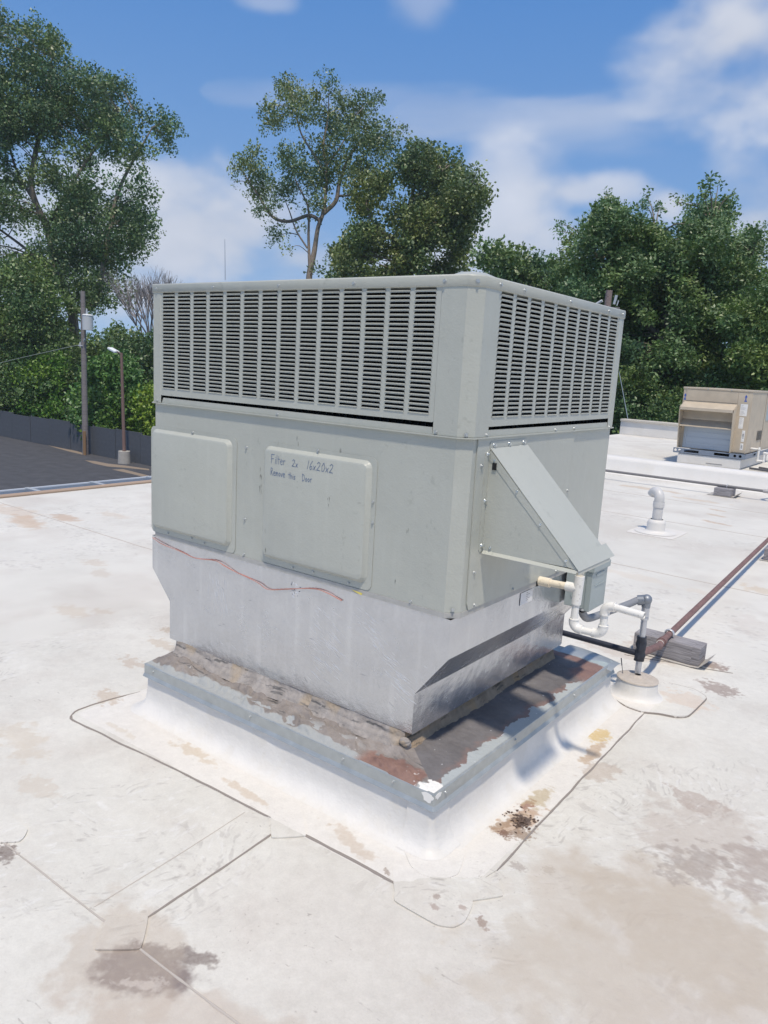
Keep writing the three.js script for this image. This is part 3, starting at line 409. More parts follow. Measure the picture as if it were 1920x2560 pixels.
for (const z of [-0.116, -0.271, -0.626, -0.987, -1.142]) scr(0.0046, 1.735, z, 'x');
for (const [y, z] of [[1.284, -0.109], [1.28, -1.131]]) scr(0.0012, y, z, 'x'); for (const z of [-0.611, -0.778]) scr(-0.0008, 1.284, z, 'x');
for (const [y, z] of [[1.189, -0.094], [0.844, -0.101], [0.731, -0.12], [1.045, -0.771], [0.73, -0.383], [0.73, -0.74]]) scr(F0 + 0.0042, y, z, 'x');
for (const [y, z] of [[1.075, -0.131], [0.929, -0.132], [1.224, -0.128], [1.2505, -0.162], [1.2505, -0.261], [1.2505, -0.363]]) scr(F0 + 0.006, y, z, 'x', screwBright, 1.05);
for (const [x, y] of [[0.02, 1.206], [0.107, 1.119], [0.195, 1.03], [0.289, 0.935], [0.03, 0.925]]) scr(x, y, -0.1374, 'z', screwBright, 0.7);
part('caulk_smear', uvm(merge([box(-0.0035, -0.0005, 0.7, 0.735, -0.612, -0.578)])), darkM, unit);
{ const r = rng(23), l = []; for (const [x, y, n] of [[-0.884, 1.06, 5], [-0.887, 1.0, 4], [-0.53, 1.005, 3], [-0.835, 0.79, 2], [-0.45, 0.9, 2], [-0.2, 0.95, 2], [-0.7, 1.2, 3], [-0.5, 1.183, 4], [-0.24, 0.78, 2]]) for (let k = 0; k < n; k++) { const a = x + 0.012 * (r() - 0.5), b = y + 0.03 * (r() - 0.5), h = 0.004 + 0.012 * r(), w = 0.0006 + 0.001 * r(), z = x > -0.862 && x < -0.36 && y < 1.17 ? F0 + 0.0178 : -I + 0.0003; l.push(plateZ([[a - w, b], [a, b - h], [a + w * 1.3, b + 0.002], [a, b + h * 0.6]], z, 0.0002)); } part('scuff_marks', merge(l), plain(128, 130, 124, 0.8), unit); }
part('tape_scrap', plateZ([[-0.42, 0.713], [-0.372, 0.7105], [-0.375, 0.7025], [-0.395, 0.7065]], -0.0018, 0.0006), plain(226, 208, 110, 0.7), unit);

// ---------- galvanised adapter under the unit ----------
const galvT = tex(1024, 1024, (u, v, i, j) => { const a = Math.abs(u - 0.5) * 2, b = Math.abs(v - 0.5) * 2, n = fbm(a * 5, b * 5, 5), sp = vn(i / 9, j / 9) - 0.5, st = sst(0.5, 0.9, fbm(a * 22, b * 2, 3)); const k = 202 + 14 * (n - 0.5) + 5 * sp + 8 * st; return [k - 1, k + 1, k + 5]; });
const galvR = tex(512, 512, (u, v, i, j) => { const a = Math.abs(u - 0.5) * 2, b = Math.abs(v - 0.5) * 2, n = 56 + 50 * (fbm(a * 6, b * 6, 4) - 0.5) + 14 * (hsh(i, j) - 0.5); return [n, n, n]; }, false);
const galv = M({ map: rep(galvT, 1.1), roughness: 1, roughnessMap: rep(galvR, 0.9), metalness: 0.85, bumpMap: rep(roofBump, 0.8), bumpScale: 0.005 });
const AX0 = -1.551, AX1 = -0.0145, LX0 = -1.4295, LX1 = -0.1345, AT = 0.7028, AM = 0.57, AS = 0.415, AB = 0.268, AZ0 = -1.197, AZ1 = -0.0055;
const adapter = thing('curb_adapter', 'scratched galvanised sheet metal adapter tapering between unit and curb', 'duct', [-0.78, AB, -0.6]);
{
  const fp = [[AX0, AT], [AX0, AM - 0.014], [LX0, AS + 0.015], [LX0, AB - 0.006], [LX1, AB + 0.004], [LX1, AS], [AX1, AM], [AX1, AT]], t = 0.0016;
  part('front_plate', uvm(plateZ(fp, AZ1 - t, t)), galv, adapter); part('back_plate', uvm(plateZ(fp, AZ0, t)), galv, adapter);
  const band = (x0, y0, x1, y1, name, sgn) => part(name, uvm(gridGeo(20, 4, (u, v) => { const w = (y0 > 0.6 ? 0.001 : 0.0035) * (fbm(u * 4 + y0 * 9, v * 2, 2) - 0.5) * Math.sin(Math.PI * u) * Math.sin(Math.PI * v); return [lerp(x0, x1, v) + w * sgn, lerp(y0, y1, v), lerp(AZ1 - t, AZ0 + t, u)]; })), galv, adapter);
  band(AX1 - 0.0008, AT, AX1 - 0.0008, AM, 'upper_band', 1); band(AX1 - 0.0008, AM, LX1 - 0.0008, AS, 'sloping_band', 1); band(LX1 - 0.0008, AS, LX1 - 0.0008, AB, 'lower_band', 1);
  band(AX0 + 0.0008, AT, AX0 + 0.0008, AM - 0.014, 'upper_band', -1); band(AX0 + 0.0008, AM - 0.014, LX0 + 0.0008, AS + 0.015, 'sloping_band', -1); band(LX0 + 0.0008, AS + 0.015, LX0 + 0.0008, AB - 0.006, 'lower_band', -1);
  // scratches and bright scrapes through the zinc, printed thin
  const r = rng(41), l = [], d = [];
  const line = (x, y, a, L, w, list) => { const c = Math.cos(a), s = Math.sin(a); list.push(plateZ([[x, y], [x + c * L / 2 + s * w, y + s * L / 2 - c * w], [x + c * L, y + s * L], [x + c * L / 2 - s * w, y + s * L / 2 + c * w]], AZ1 + 0.0001 + 0.00003 * (list.length % 7), 0.0001)); };
  for (let k = 0; k < 60; k++) line(-0.62 + 0.14 * r(), 0.33 + 0.3 * r(), -0.7 + 0.5 * r(), 0.02 + 0.06 * r(), 0.0004 + 0.0004 * r(), l);
  for (let k = 0; k < 60; k++) { const q = r(); line(-0.42 + 0.2 * q + 0.08 * r(), 0.62 - 0.24 * q + 0.05 * r(), -0.6 + 0.4 * r(), 0.02 + 0.05 * r(), 0.0004 + 0.0004 * r(), l); }
  for (let k = 0; k < 26; k++) line(-1.18 + 0.12 * r(), 0.5 + 0.12 * r(), -1.6 + 0.3 * r(), 0.02 + 0.06 * r(), 0.0004 + 0.0006 * r(), l);
  for (let k = 0; k < 24; k++) line(-0.72 + 0.05 * r(), 0.62 + 0.05 * r(), r() * 3, 0.006 + 0.012 * r(), 0.0012 + 0.001 * r(), k % 2 ? l : d);
  for (let k = 0; k < 40; k++) line(-1.4 + 1.3 * r(), 0.3 + 0.34 * r(), -0.9 + 1.2 * r(), 0.01 + 0.03 * r(), 0.0003 + 0.0003 * r(), r() < 0.7 ? l : d);
  part('scratches', merge(l), plain(228, 231, 236, 0.5, 0.2), adapter); part('dark_scuffs', merge(d), plain(120, 126, 136, 0.8, 0.2), adapter);
  const c = document.createElement('canvas'); c.width = 256; c.height = 128; const x = c.getContext('2d'); x.fillStyle = '#e4e3e2'; x.fillRect(0, 0, 256, 128); x.fillStyle = '#7d7f84'; x.font = '15px sans-serif'; for (let k = 0; k < 5; k++) x.fillRect(120, 18 + k * 19, 40 + (k * 37) % 70, 5);
  const st = new THREE.CanvasTexture(c); st.colorSpace = THREE.SRGBColorSpace; const g = new THREE.PlaneGeometry(0.098, 0.048); g.rotateY(Math.PI / 2); g.translate(AX1 + 0.0013, 0.667, -0.529); part('sticker', g, M({ map: st, roughness: 0.6 }), adapter, 'small white paper sticker below the drain outlet');
}
{ // the loose orange wire
  const s = 820 / 1659, P = [[85, 8], [130, 40], [230, 80], [300, 112], [400, 125], [450, 150], [510, 185], [560, 208], [620, 238], [670, 270], [760, 270], [890, 265], [960, 285], [1040, 328]].map(([x, y], i) => onZ(340 + x * s, 1340 + y * s, AZ1 + 0.0045 + 0.003 * Math.sin(i * 1.7)));
  const b = P.map((p, i) => p.clone().add(V(0, 0.0022 * Math.sin(i * 2.1), 0.002 * Math.cos(i * 1.3))));
  one('wire', merge([tube(P, 0.0013, 120, 6), tube(b, 0.001, 120, 6)]), plain(190, 132, 120, 0.7), 'loose orange wire drooping across the galvanised adapter front', 'wire');
}
// ---------- old roof curb: neck, mastic ledge, metal skirt, white flashing ----------
const OX0 = -1.397, OX1 = 0.065, OZ0 = -1.352, OZ1 = 0.147, YE = 0.1995, YN = 0.216;
const curb = thing('roof_curb', 'old roof curb with cracked grey mastic ledge, metal skirt and white flashing', 'curb', [(OX0 + OX1) / 2, 0, (OZ0 + OZ1) / 2]);
const ledgeT = tex(1400, 1400, (u, v) => {
  const x = OX0 - 0.03 + u * 1.55, z = OZ0 - 0.03 + v * 1.56, e1 = OZ1 - z, e2 = OX1 - x, front = e1 * 1.0 < (e2 - 0.0) * 0.8 + 0.01 && z > -0.2;
  const n = fbm(x * 26, z * 26 + 4, 5), n2 = fbm(x * 9 + 7, z * 9, 4), f = fbm(x * 120, z * 120, 3);
  let c;
  if (front) { // brownish, cracked trowel marks
    const k = 30 * (n - 0.5) + 26 * (n2 - 0.5) + 12 * (f - 0.5), cr = sst(0.66, 0.78, fbm(x * 7 + n * 0.8, z * 75 + n2 * 3, 3)) * sst(0.4, 0.6, n2);
    c = [136 + k, 129 + k, 124 + k]; c = c.map((q) => lerp(q, 74, cr * 0.8));
    const ed = e1 - (0.03 + 0.055 * (fbm(x * 14 + 3, z * 8, 4) - 0.42) + 0.03 * sst(-0.7, -0.9, x) * sst(-1.25, -1.0, x)); if (ed < 0) { const q = sst(0, -0.006, ed); c = [lerp(c[0], 160, q), lerp(c[1], 163, q), lerp(c[2], 162, q)]; }
    const isl = sst(0.6, 0.66, fbm(x * 17 + 40, z * 50, 3)) * sst(0.1, 0.05, e1) * sst(-1.3, -1.1, x) * sst(-0.2, -0.4, x); c = [lerp(c[0], 162, isl), lerp(c[1], 165, isl), lerp(c[2], 165, isl)];
    const rust = sst(-0.27, -0.22, x) * sst(0.03, 0.015, x + 0.03) * sst(0.085, 0.062, e1 + 0.09 * (fbm(x * 34, z * 34 + 9, 5) - 0.5)); c = [lerp(c[0], 134 + 44 * (n - 0.5), rust), lerp(c[1], 106 + 40 * (n - 0.5), rust), lerp(c[2], 96 + 34 * (n - 0.5), rust)];
  } else { // darker, smoother coating
    const k = 16 * (n - 0.5) + 30 * (n2 - 0.5) + 6 * (f - 0.5); c = [110 + k, 107 + k, 107 + k];
    const edge = 0.036 + 0.06 * (fbm(z * 15, 4, 4) - 0.5) + 0.03 * (n - 0.5) + 0.012 * (f - 0.5), rz = sst(-0.98, -1.08, z), ed = e2 - edge;
    const rustB = sst(0.03, 0.0, ed - 0.004) * sst(0.3, 0.6, fbm(x * 20, z * 14 + 6, 3)); c = [lerp(c[0], 138, rustB * 0.7), lerp(c[1], 112, rustB * 0.7), lerp(c[2], 104, rustB * 0.7)];
    if (ed < 0) { const q = sst(0, -0.004, ed) * (1 - rz); c = [lerp(c[0], 170, q), lerp(c[1], 176, q), lerp(c[2], 176, q)]; }
    const br = rz * sst(0.11, 0.075, e2 + 0.04 * (n - 0.5)) + sst(-1.17, -1.2, z + 0.02 * (n - 0.5)); const q2 = clamp(br); c = [lerp(c[0], 134 + 26 * (n - 0.5), q2), lerp(c[1], 108 + 22 * (n - 0.5), q2), lerp(c[2], 100 + 16 * (n - 0.5), q2)];
    const gz = sst(-1.235, -1.25, z + 0.03 * (n2 - 0.5)); c = [lerp(c[0], 162, gz), lerp(c[1], 174, gz), lerp(c[2], 176, gz)];
    const wp = sst(0.985, 0.997, ridge(x * 5 + z * 3.1 + 0.08 * n, z * 2, 2)) * sst(-0.9, -0.94, z) * sst(-1.12, -1.05, z) * sst(0.12, 0.09, e2); c = c.map((q) => lerp(q, 232, wp));
  }
  const pb = Math.hypot((x - 0.038) / 0.045, (z - 0.118) / 0.036) + 1.1 * (fbm(x * 45, z * 45, 3) - 0.5); const w = sst(1.0, 0.86, pb); c = [lerp(c[0], 234, w), lerp(c[1], 232, w), lerp(c[2], 226, w)];
  const dots = sst(0.93, 0.96, vn(x * 90 + 3, z * 90)) * 0.8; return c.map((q) => lerp(q, 215, dots * sst(0.6, 0.75, vn(x * 21, z * 21 + 5))));
});
ledgeT.wrapS = ledgeT.wrapT = THREE.ClampToEdgeWrapping;
const ledgeM = M({ map: ledgeT, roughness: 0.72, bumpMap: (() => { const t = roofBump.clone(); t.repeat.set(14, 14); t.needsUpdate = true; return t; })(), bumpScale: 0.004 });
const KX0 = -1.386, KX1 = -0.162, KZ0 = -1.172, KZ1 = -0.0085;                 // neck
function ledgeStrip(a0, a1, b0, b1, nu, rough) {                              // a: inner edge, b: outer edge, as [x,z]
  const g = gridGeo(nu, 22, (u, v) => {
    const ix = lerp(a0[0], a1[0], u), iz = lerp(a0[1], a1[1], u), ox = lerp(b0[0], b1[0], u), oz = lerp(b0[1], b1[1], u), x = lerp(ix, ox, v), z = lerp(iz, oz, v);
    const n = fbm(x * 15, z * 34 + 3, 4) - 0.5, n2 = fbm(x * 60, z * 60, 3) - 0.5, fade = sst(1.0, 0.8, v) * sst(0, 0.03, u) * sst(1, 0.97, u);
    const flap = rough * 0.008 * sst(0.0, 0.04, fbm(x * 9 + 2, z * 22, 3) - 0.5);
    const y = lerp(YN, YE, Math.pow(v, 1.3)) + fade * (rough * (0.02 * n + 0.006 * n2) + flap + 0.003 * n2);
    return [x, y, z, (x - OX0 + 0.03) / 1.55, (z - OZ0 + 0.03) / 1.56];
  }); return g;
}
part('mastic_ledge', ledgeStrip([KX0, KZ1], [KX1, KZ1], [OX0, OZ1], [OX1, OZ1], 260, 1), ledgeM, curb, 'cracked brownish mastic ledge');
part('mastic_ledge', ledgeStrip([KX1, KZ1], [KX1, KZ0], [OX1, OZ1], [OX1, OZ0], 180, 0.3), ledgeM, curb, 'dark coated ledge with rust and bare metal edge');
part('mastic_ledge', ledgeStrip([KX1, KZ0], [KX0, KZ0], [OX1, OZ0], [OX0, OZ0], 80, 0.4), ledgeM, curb);
part('mastic_ledge', ledgeStrip([KX0, KZ0], [KX0, KZ1], [OX0, OZ0], [OX0, OZ1], 80, 0.6), ledgeM, curb);
const neckT = tex(1024, 512, (u, v) => { const x = u * 1.6, y = v * 0.8, n = fbm(x * 30, y * 30, 5), n2 = fbm(x * 7, y * 9 + 3, 4), cr = sst(0.66, 0.8, fbm(x * 6 + n * 0.8, y * 80 + n2 * 3, 3)), k = 34 * (n - 0.5) + 28 * (n2 - 0.5), t = sst(0.5, 0.66, fbm(x * 5 + 9, y * 5, 3)) * 0.7; const c = [156 + k, 150 + k, 145 + k]; c[0] = lerp(c[0], 170, t); c[1] = lerp(c[1], 152, t); c[2] = lerp(c[2], 128, t); return c.map((q) => lerp(q, 84, cr * 0.75)); });
const neckM = M({ map: rep(neckT, 0.8), roughness: 0.85, bumpMap: rep(roofBump, 0.11), bumpScale: 0.006 });
const neckTan = M({ color: col(255, 236, 208), map: rep(neckT, 0.8), roughness: 0.85, bumpMap: rep(roofBump, 0.11), bumpScale: 0.008 });
const neckSide = (a, b, nx, nz, bulge, name) => part(name, gridGeo(180, 14, (u, v) => { const x = lerp(a[0], b[0], u), z = lerp(a[1], b[1], u), L = Math.hypot(b[0] - a[0], b[1] - a[1]) * u, ff = sst(0, 0.02, u) * sst(1, 0.98, u), n = (fbm(L * 13, v * 4 + x, 4) - 0.5) * 0.022 * Math.sin(Math.PI * v) * ff, o = bulge * (0.25 + 0.75 * ff) * Math.pow(1 - v, 1.6) * (0.6 + 0.8 * fbm(L * 6, 9, 3)) + n; return [x + nx * o, lerp(YN - 0.004, AB + 0.007, v), z + nz * o, L, v * 0.08]; }), nx > 0 ? neckTan : neckM, curb);
neckSide([KX0, KZ1], [KX1, KZ1], 0, 1, 0.045, 'neck'); neckSide([KX1, KZ1], [KX1, KZ0], 1, 0, 0.03, 'neck'); neckSide([KX1, KZ0], [KX0, KZ0], 0, -1, 0.02, 'neck'); neckSide([KX0, KZ0], [KX0, KZ1], -1, 0, 0.012, 'neck');
const skirtT = tex(512, 512, (u, v, i, j) => { const a = Math.abs(u - 0.5) * 2, b = Math.abs(v - 0.5) * 2, n = fbm(a * 8, b * 8, 5), k = 26 * (n - 0.5) + 5 * (hsh(i, j) - 0.5); return [174 + k, 179 + k, 179 + k]; });
const skirtM = M({ map: rep(skirtT, 0.7), roughness: 0.42, metalness: 0.45, bumpMap: rep(roofBump, 0.4), bumpScale: 0.003 });
part('metal_skirt', toCreasedNormals(sweepRect(OX0, OX1, OZ0, OZ1, 0.002, [[-0.006, YE + 0.0012], [0.0, YE + 0.0002], [0.0012, YE - 0.002], [0.0015, 0.16], [0.0085, 0.147], [0.0078, 0.1462]], 2), 0.3), skirtM, curb);
const wallG = sweepRect(OX0 + 0.006, OX1 - 0.006, OZ0 + 0.006, OZ1 - 0.006, 0.012, [[0, 0.17], [0.0015, 0.12], [0.004, 0.08], [0.009, 0.052], [0.019, 0.03], [0.034, 0.0145], [0.048, 0.007], [0.06, 0.004], [0.072, 0.0026]], 8);
{ const p = wallG.attributes.position; for (let i = 0; i < p.count; i++) { const y = p.getY(i), f = sst(0.17, 0.1, y) * sst(0.004, 0.03, y), n = (fbm(p.getX(i) * 5, p.getZ(i) * 5 + y * 6, 3) - 0.5) * 0.016 * f, cx = p.getX(i) + 0.66, cz = p.getZ(i) + 0.6, L = Math.hypot(cx, cz); p.setXYZ(i, p.getX(i) + cx / L * n, y, p.getZ(i) + cz / L * n); } wallG.computeVertexNormals(); }
part('flashing_wall', wallG, tpo, curb, 'white membrane flashing coved onto the roof');
{ // reinforced corner of flashing, lapped over the front corner
  const pts = []; const prof = [[0.004, 0.148], [0.0055, 0.12], [0.008, 0.08], [0.0135, 0.052], [0.0235, 0.0262], [0.0385, 0.0118], [0.056, 0.0044]];
  const a0 = -0.13, g = gridGeo(24, 6, (u, v) => { const [o, y] = prof[Math.round(v * 6)], s = u * 0.2 - 0.1, r = 0.012 + o, cx = OX1 - 0.018, cz = OZ1 - 0.018, arc = 0.03; let x, z; if (s < -0.02) { x = cx + (s + 0.02); z = cz + r; } else if (s > 0.02) { x = cx + r; z = cz - (s - 0.02); } else { const t = (0.02 - s) / 0.04 * Math.PI / 2; x = cx + Math.cos(t) * r; z = cz + Math.sin(t) * r; } return [x, y + 0.0015, z, s, v * 0.2]; });
  part('corner_patch', g, tpo, curb);
  const paintW = plain(236, 234, 228, 0.55), l = [], r = rng(3), rag = (n, f) => [...Array(n).keys()].map((k) => f(k / n * Math.PI * 2, 0.75 + 0.5 * r()));
  l.push(plateZ(rag(18, (a, k) => [0.041 + 0.022 * k * Math.cos(a), 0.191 + (Math.sin(a) > 0 ? 0.008 : 0.022 * k) * Math.sin(a)]), OZ1 + 0.0018, 0.0006)); l.push(plateX(rag(18, (a, k) => [0.128 + 0.017 * k * Math.cos(a), 0.191 + (Math.sin(a) > 0 ? 0.008 : 0.012 * k) * Math.sin(a)]), OX1 + 0.0018, 0.0006));
  part('white_paint', merge(l), paintW, curb);
  for (const [x, y] of [[-1.335, 0.181], [-0.3, 0.181], [-0.09, 0.183], [-0.75, 0.181]]) { const m = pieceAt('screw', screwG, screwM, curb, x, y, OZ1 + 0.0014); m.scale.setScalar(0.95); }
  for (const [y, z] of [[0.182, 0.085], [0.182, -0.38], [0.18, -0.9]]) { const m = pieceAt('screw', screwG, screwM, curb, OX1 + 0.0014, y, z); m.rotation.y = Math.PI / 2; m.scale.setScalar(0.95); }
}
{ const r = rng(71), l = []; for (let k = 0; k < 5; k++) { const g = new THREE.IcosahedronGeometry(0.013 + 0.005 * r(), 3), p = g.attributes.position; for (let i = 0; i < p.count; i++) { const s = 1 + 0.5 * (fbm3(p.getX(i) * 60 + k, p.getY(i) * 60, p.getZ(i) * 60, 3) - 0.5); p.setXYZ(i, p.getX(i) * s * 1.2, p.getY(i) * s * 0.8, p.getZ(i) * s * 1.2); } g.translate(KX1 - 0.004 + 0.014 * r(), 0.216 + 0.006 * k, KZ1 - 0.004 + 0.014 * r()); g.computeVertexNormals(); l.push(g); } part('mastic_lump', uvm(merge(l)), neckM, curb); }
{ // lifted end of the metal at the back corner
  const g = gridGeo(8, 4, (u, v) => [lerp(-0.16, OX1 + 0.026, v), YE + 0.012 + 0.008 * Math.sin(u * 3) - 0.03 * v * v * 0.8, lerp(-1.25, -1.372, u)]); part('lifted_flap', uvm(g), skirtM, curb, 'lifted corner of bare galvanised metal');
}
// ---------- condensate trap ----------
const pvcT = tex(256, 256, (u, v, i, j) => { const n = fbm(u * 9, v * 9, 4), s = sst(0.8, 0.88, vn(i / 5, j / 5)); const k = 232 + 10 * (n - 0.5) - 22 * s; return [k, k - 1, k - 5]; });
const pvc = M({ map: rep(pvcT, 0.4), roughness: 0.35 }), pvcOld = M({ color: col(250, 240, 222), map: rep(pvcT, 0.3), roughness: 0.5 });
function elbow(c, a, b, r, R) { const p = []; for (let k = 0; k <= 8; k++) { const t = k / 8; p.push(c.clone().addScaledVector(a, R * (1 - t) * (1 - t)).addScaledVector(b, R * t * t)); } return new THREE.TubeGeometry(new THREE.CatmullRomCurve3(p), 16, r, 18); }
const ringAt = (p, d, r, w) => cyl(p.clone().addScaledVector(d, -w / 2), p.clone().addScaledVector(d, w / 2), r, r, 20);
{
  const z = -0.597, P = (x, y) => V(x, y, z), X = V(1, 0, 0), Y = V(0, 1, 0), nX = V(-1, 0, 0), nY = V(0, -1, 0), r = 0.0133, f = 0.0176;
  const t = thing('condensate_trap', 'white plastic condensate trap pipe looping below the air hood', 'pipe', [0, 0.56, z]);
  part('outlet_pipe', uvm(cyl(P(-0.004, 0.7195), P(0.13, 0.7235), r, r, 20)), pvcOld, t); part('coupling', uvm(cyl(P(0.001, 0.7195), P(0.045, 0.7205), f, f, 20)), pvcOld, t);
  const tee = part('tee_fitting', uvm(merge([cyl(P(0.1525, 0.665), P(0.156, 0.772), f, f, 22), cyl(P(0.108, 0.7232), P(0.152, 0.7242), f, f, 20)])), pvc, t);
  part('open_stub', uvm(merge([cyl(P(0.156, 0.772), P(0.1565, 0.79), r, r, 20), cyl(P(0.1565, 0.79), P(0.157, 0.7995), 0.0172, 0.0165, 20)])), pvcOld, tee);
  part('down_pipe', uvm(cyl(P(0.1525, 0.67), P(0.151, 0.6), r, r, 20)), pvc, t);
  part('elbow', uvm(merge([elbow(P(0.15, 0.5735), Y, X, f, 0.032), ringAt(P(0.151, 0.607), Y, 0.0182, 0.004), ringAt(P(0.184, 0.5735), X, 0.0182, 0.004)])), pvc, t);
  part('low_pipe', uvm(cyl(P(0.182, 0.5735), P(0.23, 0.574), r, r, 20)), pvc, t);
  part('elbow', uvm(merge([elbow(P(0.262, 0.576), nX, Y, f, 0.032), ringAt(P(0.262, 0.61), Y, 0.0182, 0.004), ringAt(P(0.228, 0.576), X, 0.0182, 0.004)])), pvc, t);
  part('riser_pipe', uvm(cyl(P(0.262, 0.607), P(0.261, 0.655), r, r, 20)), pvc, t);
  part('elbow', uvm(merge([elbow(P(0.261, 0.687), nY, X, f, 0.032), ringAt(P(0.261, 0.653), Y, 0.0182, 0.004), ringAt(P(0.295, 0.687), X, 0.0182, 0.004)])), pvc, t);
  part('discharge_pipe', uvm(merge([new THREE.LatheGeometry([[r, 0], [r, 0.108], [0.0098, 0.108], [0.0098, 0.06]].map((q) => new THREE.Vector2(...q)), 20).rotateZ(-Math.PI / 2 - 0.05).translate(0.293, 0.687, z)])), pvc, t);
}
// ---------- disconnect box with conduit ----------
const boxM = paint(170, 181, 180, 0.42);
{
  const t = thing('disconnect_box', 'grey electrical disconnect box hanging below the air hood', 'electrical box', [0.05, 0.56, -0.94]);
  part('enclosure', uvm(bevelBox(-0.004, 0.082, 0.566, 0.76, -1.012, -0.862, 0.003)), boxM, t);
  part('cover', uvm(bevelBox(0.083, 0.104, 0.56, 0.722, -1.016, -0.857, 0.004)), boxM, t); part('rain_lip', uvm(bevelBox(0.083, 0.112, 0.7225, 0.752, -1.024, -0.85, 0.004)), boxM, t);
  part('embossed_bar', uvm(merge([box(0.104, 0.1065, 0.7, 0.712, -0.98, -0.9), box(0.104, 0.1065, 0.66, 0.664, -0.985, -0.895)])), boxM, t);
  part('knockout', uvm(cyl(V(0.045, 0.62, -0.8605), V(0.045, 0.62, -0.8595), 0.025, 0.025, 20)), boxM, t);
  part('conduit_connector', uvm(merge([cyl(V(0.05, 0.567, -0.93), V(0.05, 0.54, -0.93), 0.017, 0.017, 8)])), zinc, t);
}
const RX = 0.12, RZ = -1.54;
{
  const gz = M({ map: rep(galvT, 0.25), roughness: 0.42, metalness: 0.75 }), t = thing('conduit_riser', 'galvanised conduit riser wrapped with black tape at the pitch pocket', 'conduit', [RX, 0.085, RZ]);
  part('pipe', uvm(cyl(V(RX, 0.06, RZ), V(RX, 0.43, RZ), 0.0145, 0.0145, 18)), gz, t);
  part('coupling', uvm(merge([cyl(V(RX, 0.385, RZ), V(RX, 0.432, RZ), 0.0185, 0.0185, 18), cyl(V(RX, 0.37, RZ), V(RX, 0.382, RZ), 0.0195, 0.0195, 8)])), gz, t);
  part('elbow_fitting', uvm(merge([cyl(V(RX, 0.43, RZ), V(RX, 0.472, RZ), 0.02, 0.022, 12), (() => { const g = new THREE.SphereGeometry(0.025, 14, 10); g.translate(RX, 0.468, RZ); return g; })(), cyl(V(RX + 0.005, 0.466, RZ - 0.004), V(RX - 0.04, 0.458, RZ + 0.012), 0.0265, 0.024, 8)])), plain(140, 146, 154, 0.5, 0.6), t);
  const tape = new THREE.CylinderGeometry(0.0215, 0.024, 0.12, 20, 12); const p = tape.attributes.position; for (let i = 0; i < p.count; i++) { const k = 1 + 0.8 * (fbm(p.getX(i) * 90 + 5, p.getY(i) * 70, 3) - 0.5); p.setXYZ(i, p.getX(i) * k, p.getY(i), p.getZ(i) * k); } tape.computeVertexNormals(); tape.translate(RX, 0.225, RZ); part('black_tape', tape, plain(44, 48, 58, 0.55), t);
  const fc = [V(RX - 0.04, 0.458, RZ + 0.012), V(0.065, 0.452, -1.45), V(0.036, 0.452, -1.25), V(0.034, 0.47, -1.06), V(0.046, 0.51, -0.96), V(0.05, 0.543, -0.93)];
  one('flexible_conduit', uvm(tube(fc, 0.0165, 60, 16)), plain(134, 137, 142, 0.6), 'grey flexible conduit curving from the riser to the disconnect box', 'conduit');
  one('black_pipe', uvm(merge([cyl(V(RX - 0.01, 0.197, RZ), V(-1.9, 0.2, RZ - 0.02), 0.0145, 0.0145, 16)])), plain(44, 47, 58, 0.5), 'black taped pipe running behind the curb to the riser', 'pipe');
  const b = thing('pitch_pocket', 'round white pitch pocket filled with tan sealant at the conduit riser', 'flashing', [RX, 0, RZ + 0.02]);
  const oval = (g) => { g.scale(0.98, 1, 0.86); g.translate(RX + 0.012, 0, RZ + 0.03); return g; };
  part('collar', uvm(oval(new THREE.LatheGeometry([[0.15, 0.006], [0.128, 0.0085], [0.112, 0.02], [0.1, 0.04], [0.096, 0.08], [0.094, 0.086]].map((q) => new THREE.Vector2(...q)), 40))), tpo, b);
  part('sealant', uvm(oval(new THREE.LatheGeometry([[0.099, 0.084], [0.099, 0.09], [0.085, 0.0935], [0.05, 0.0925], [0.02, 0.098], [0.015, 0.106]].map((q) => new THREE.Vector2(...q)), 40))), M({ color: col(206, 196, 184), map: rep(blotch, 0.2), roughness: 0.75, bumpMap: rep(roofBump, 0.1), bumpScale: 0.005 }), b);
  one('wire_stub', merge([cyl(V(0.065, 0.088, -1.5), V(0.052, 0.128, -1.508), 0.0016, 0.0016, 6), cyl(V(0.052, 0.128, -1.508), V(0.042, 0.162, -1.515), 0.0026, 0.0026, 6)]), plain(80, 82, 88, 0.6), 'thin dark wire stub sticking out of the pitch pocket', 'wire');
}
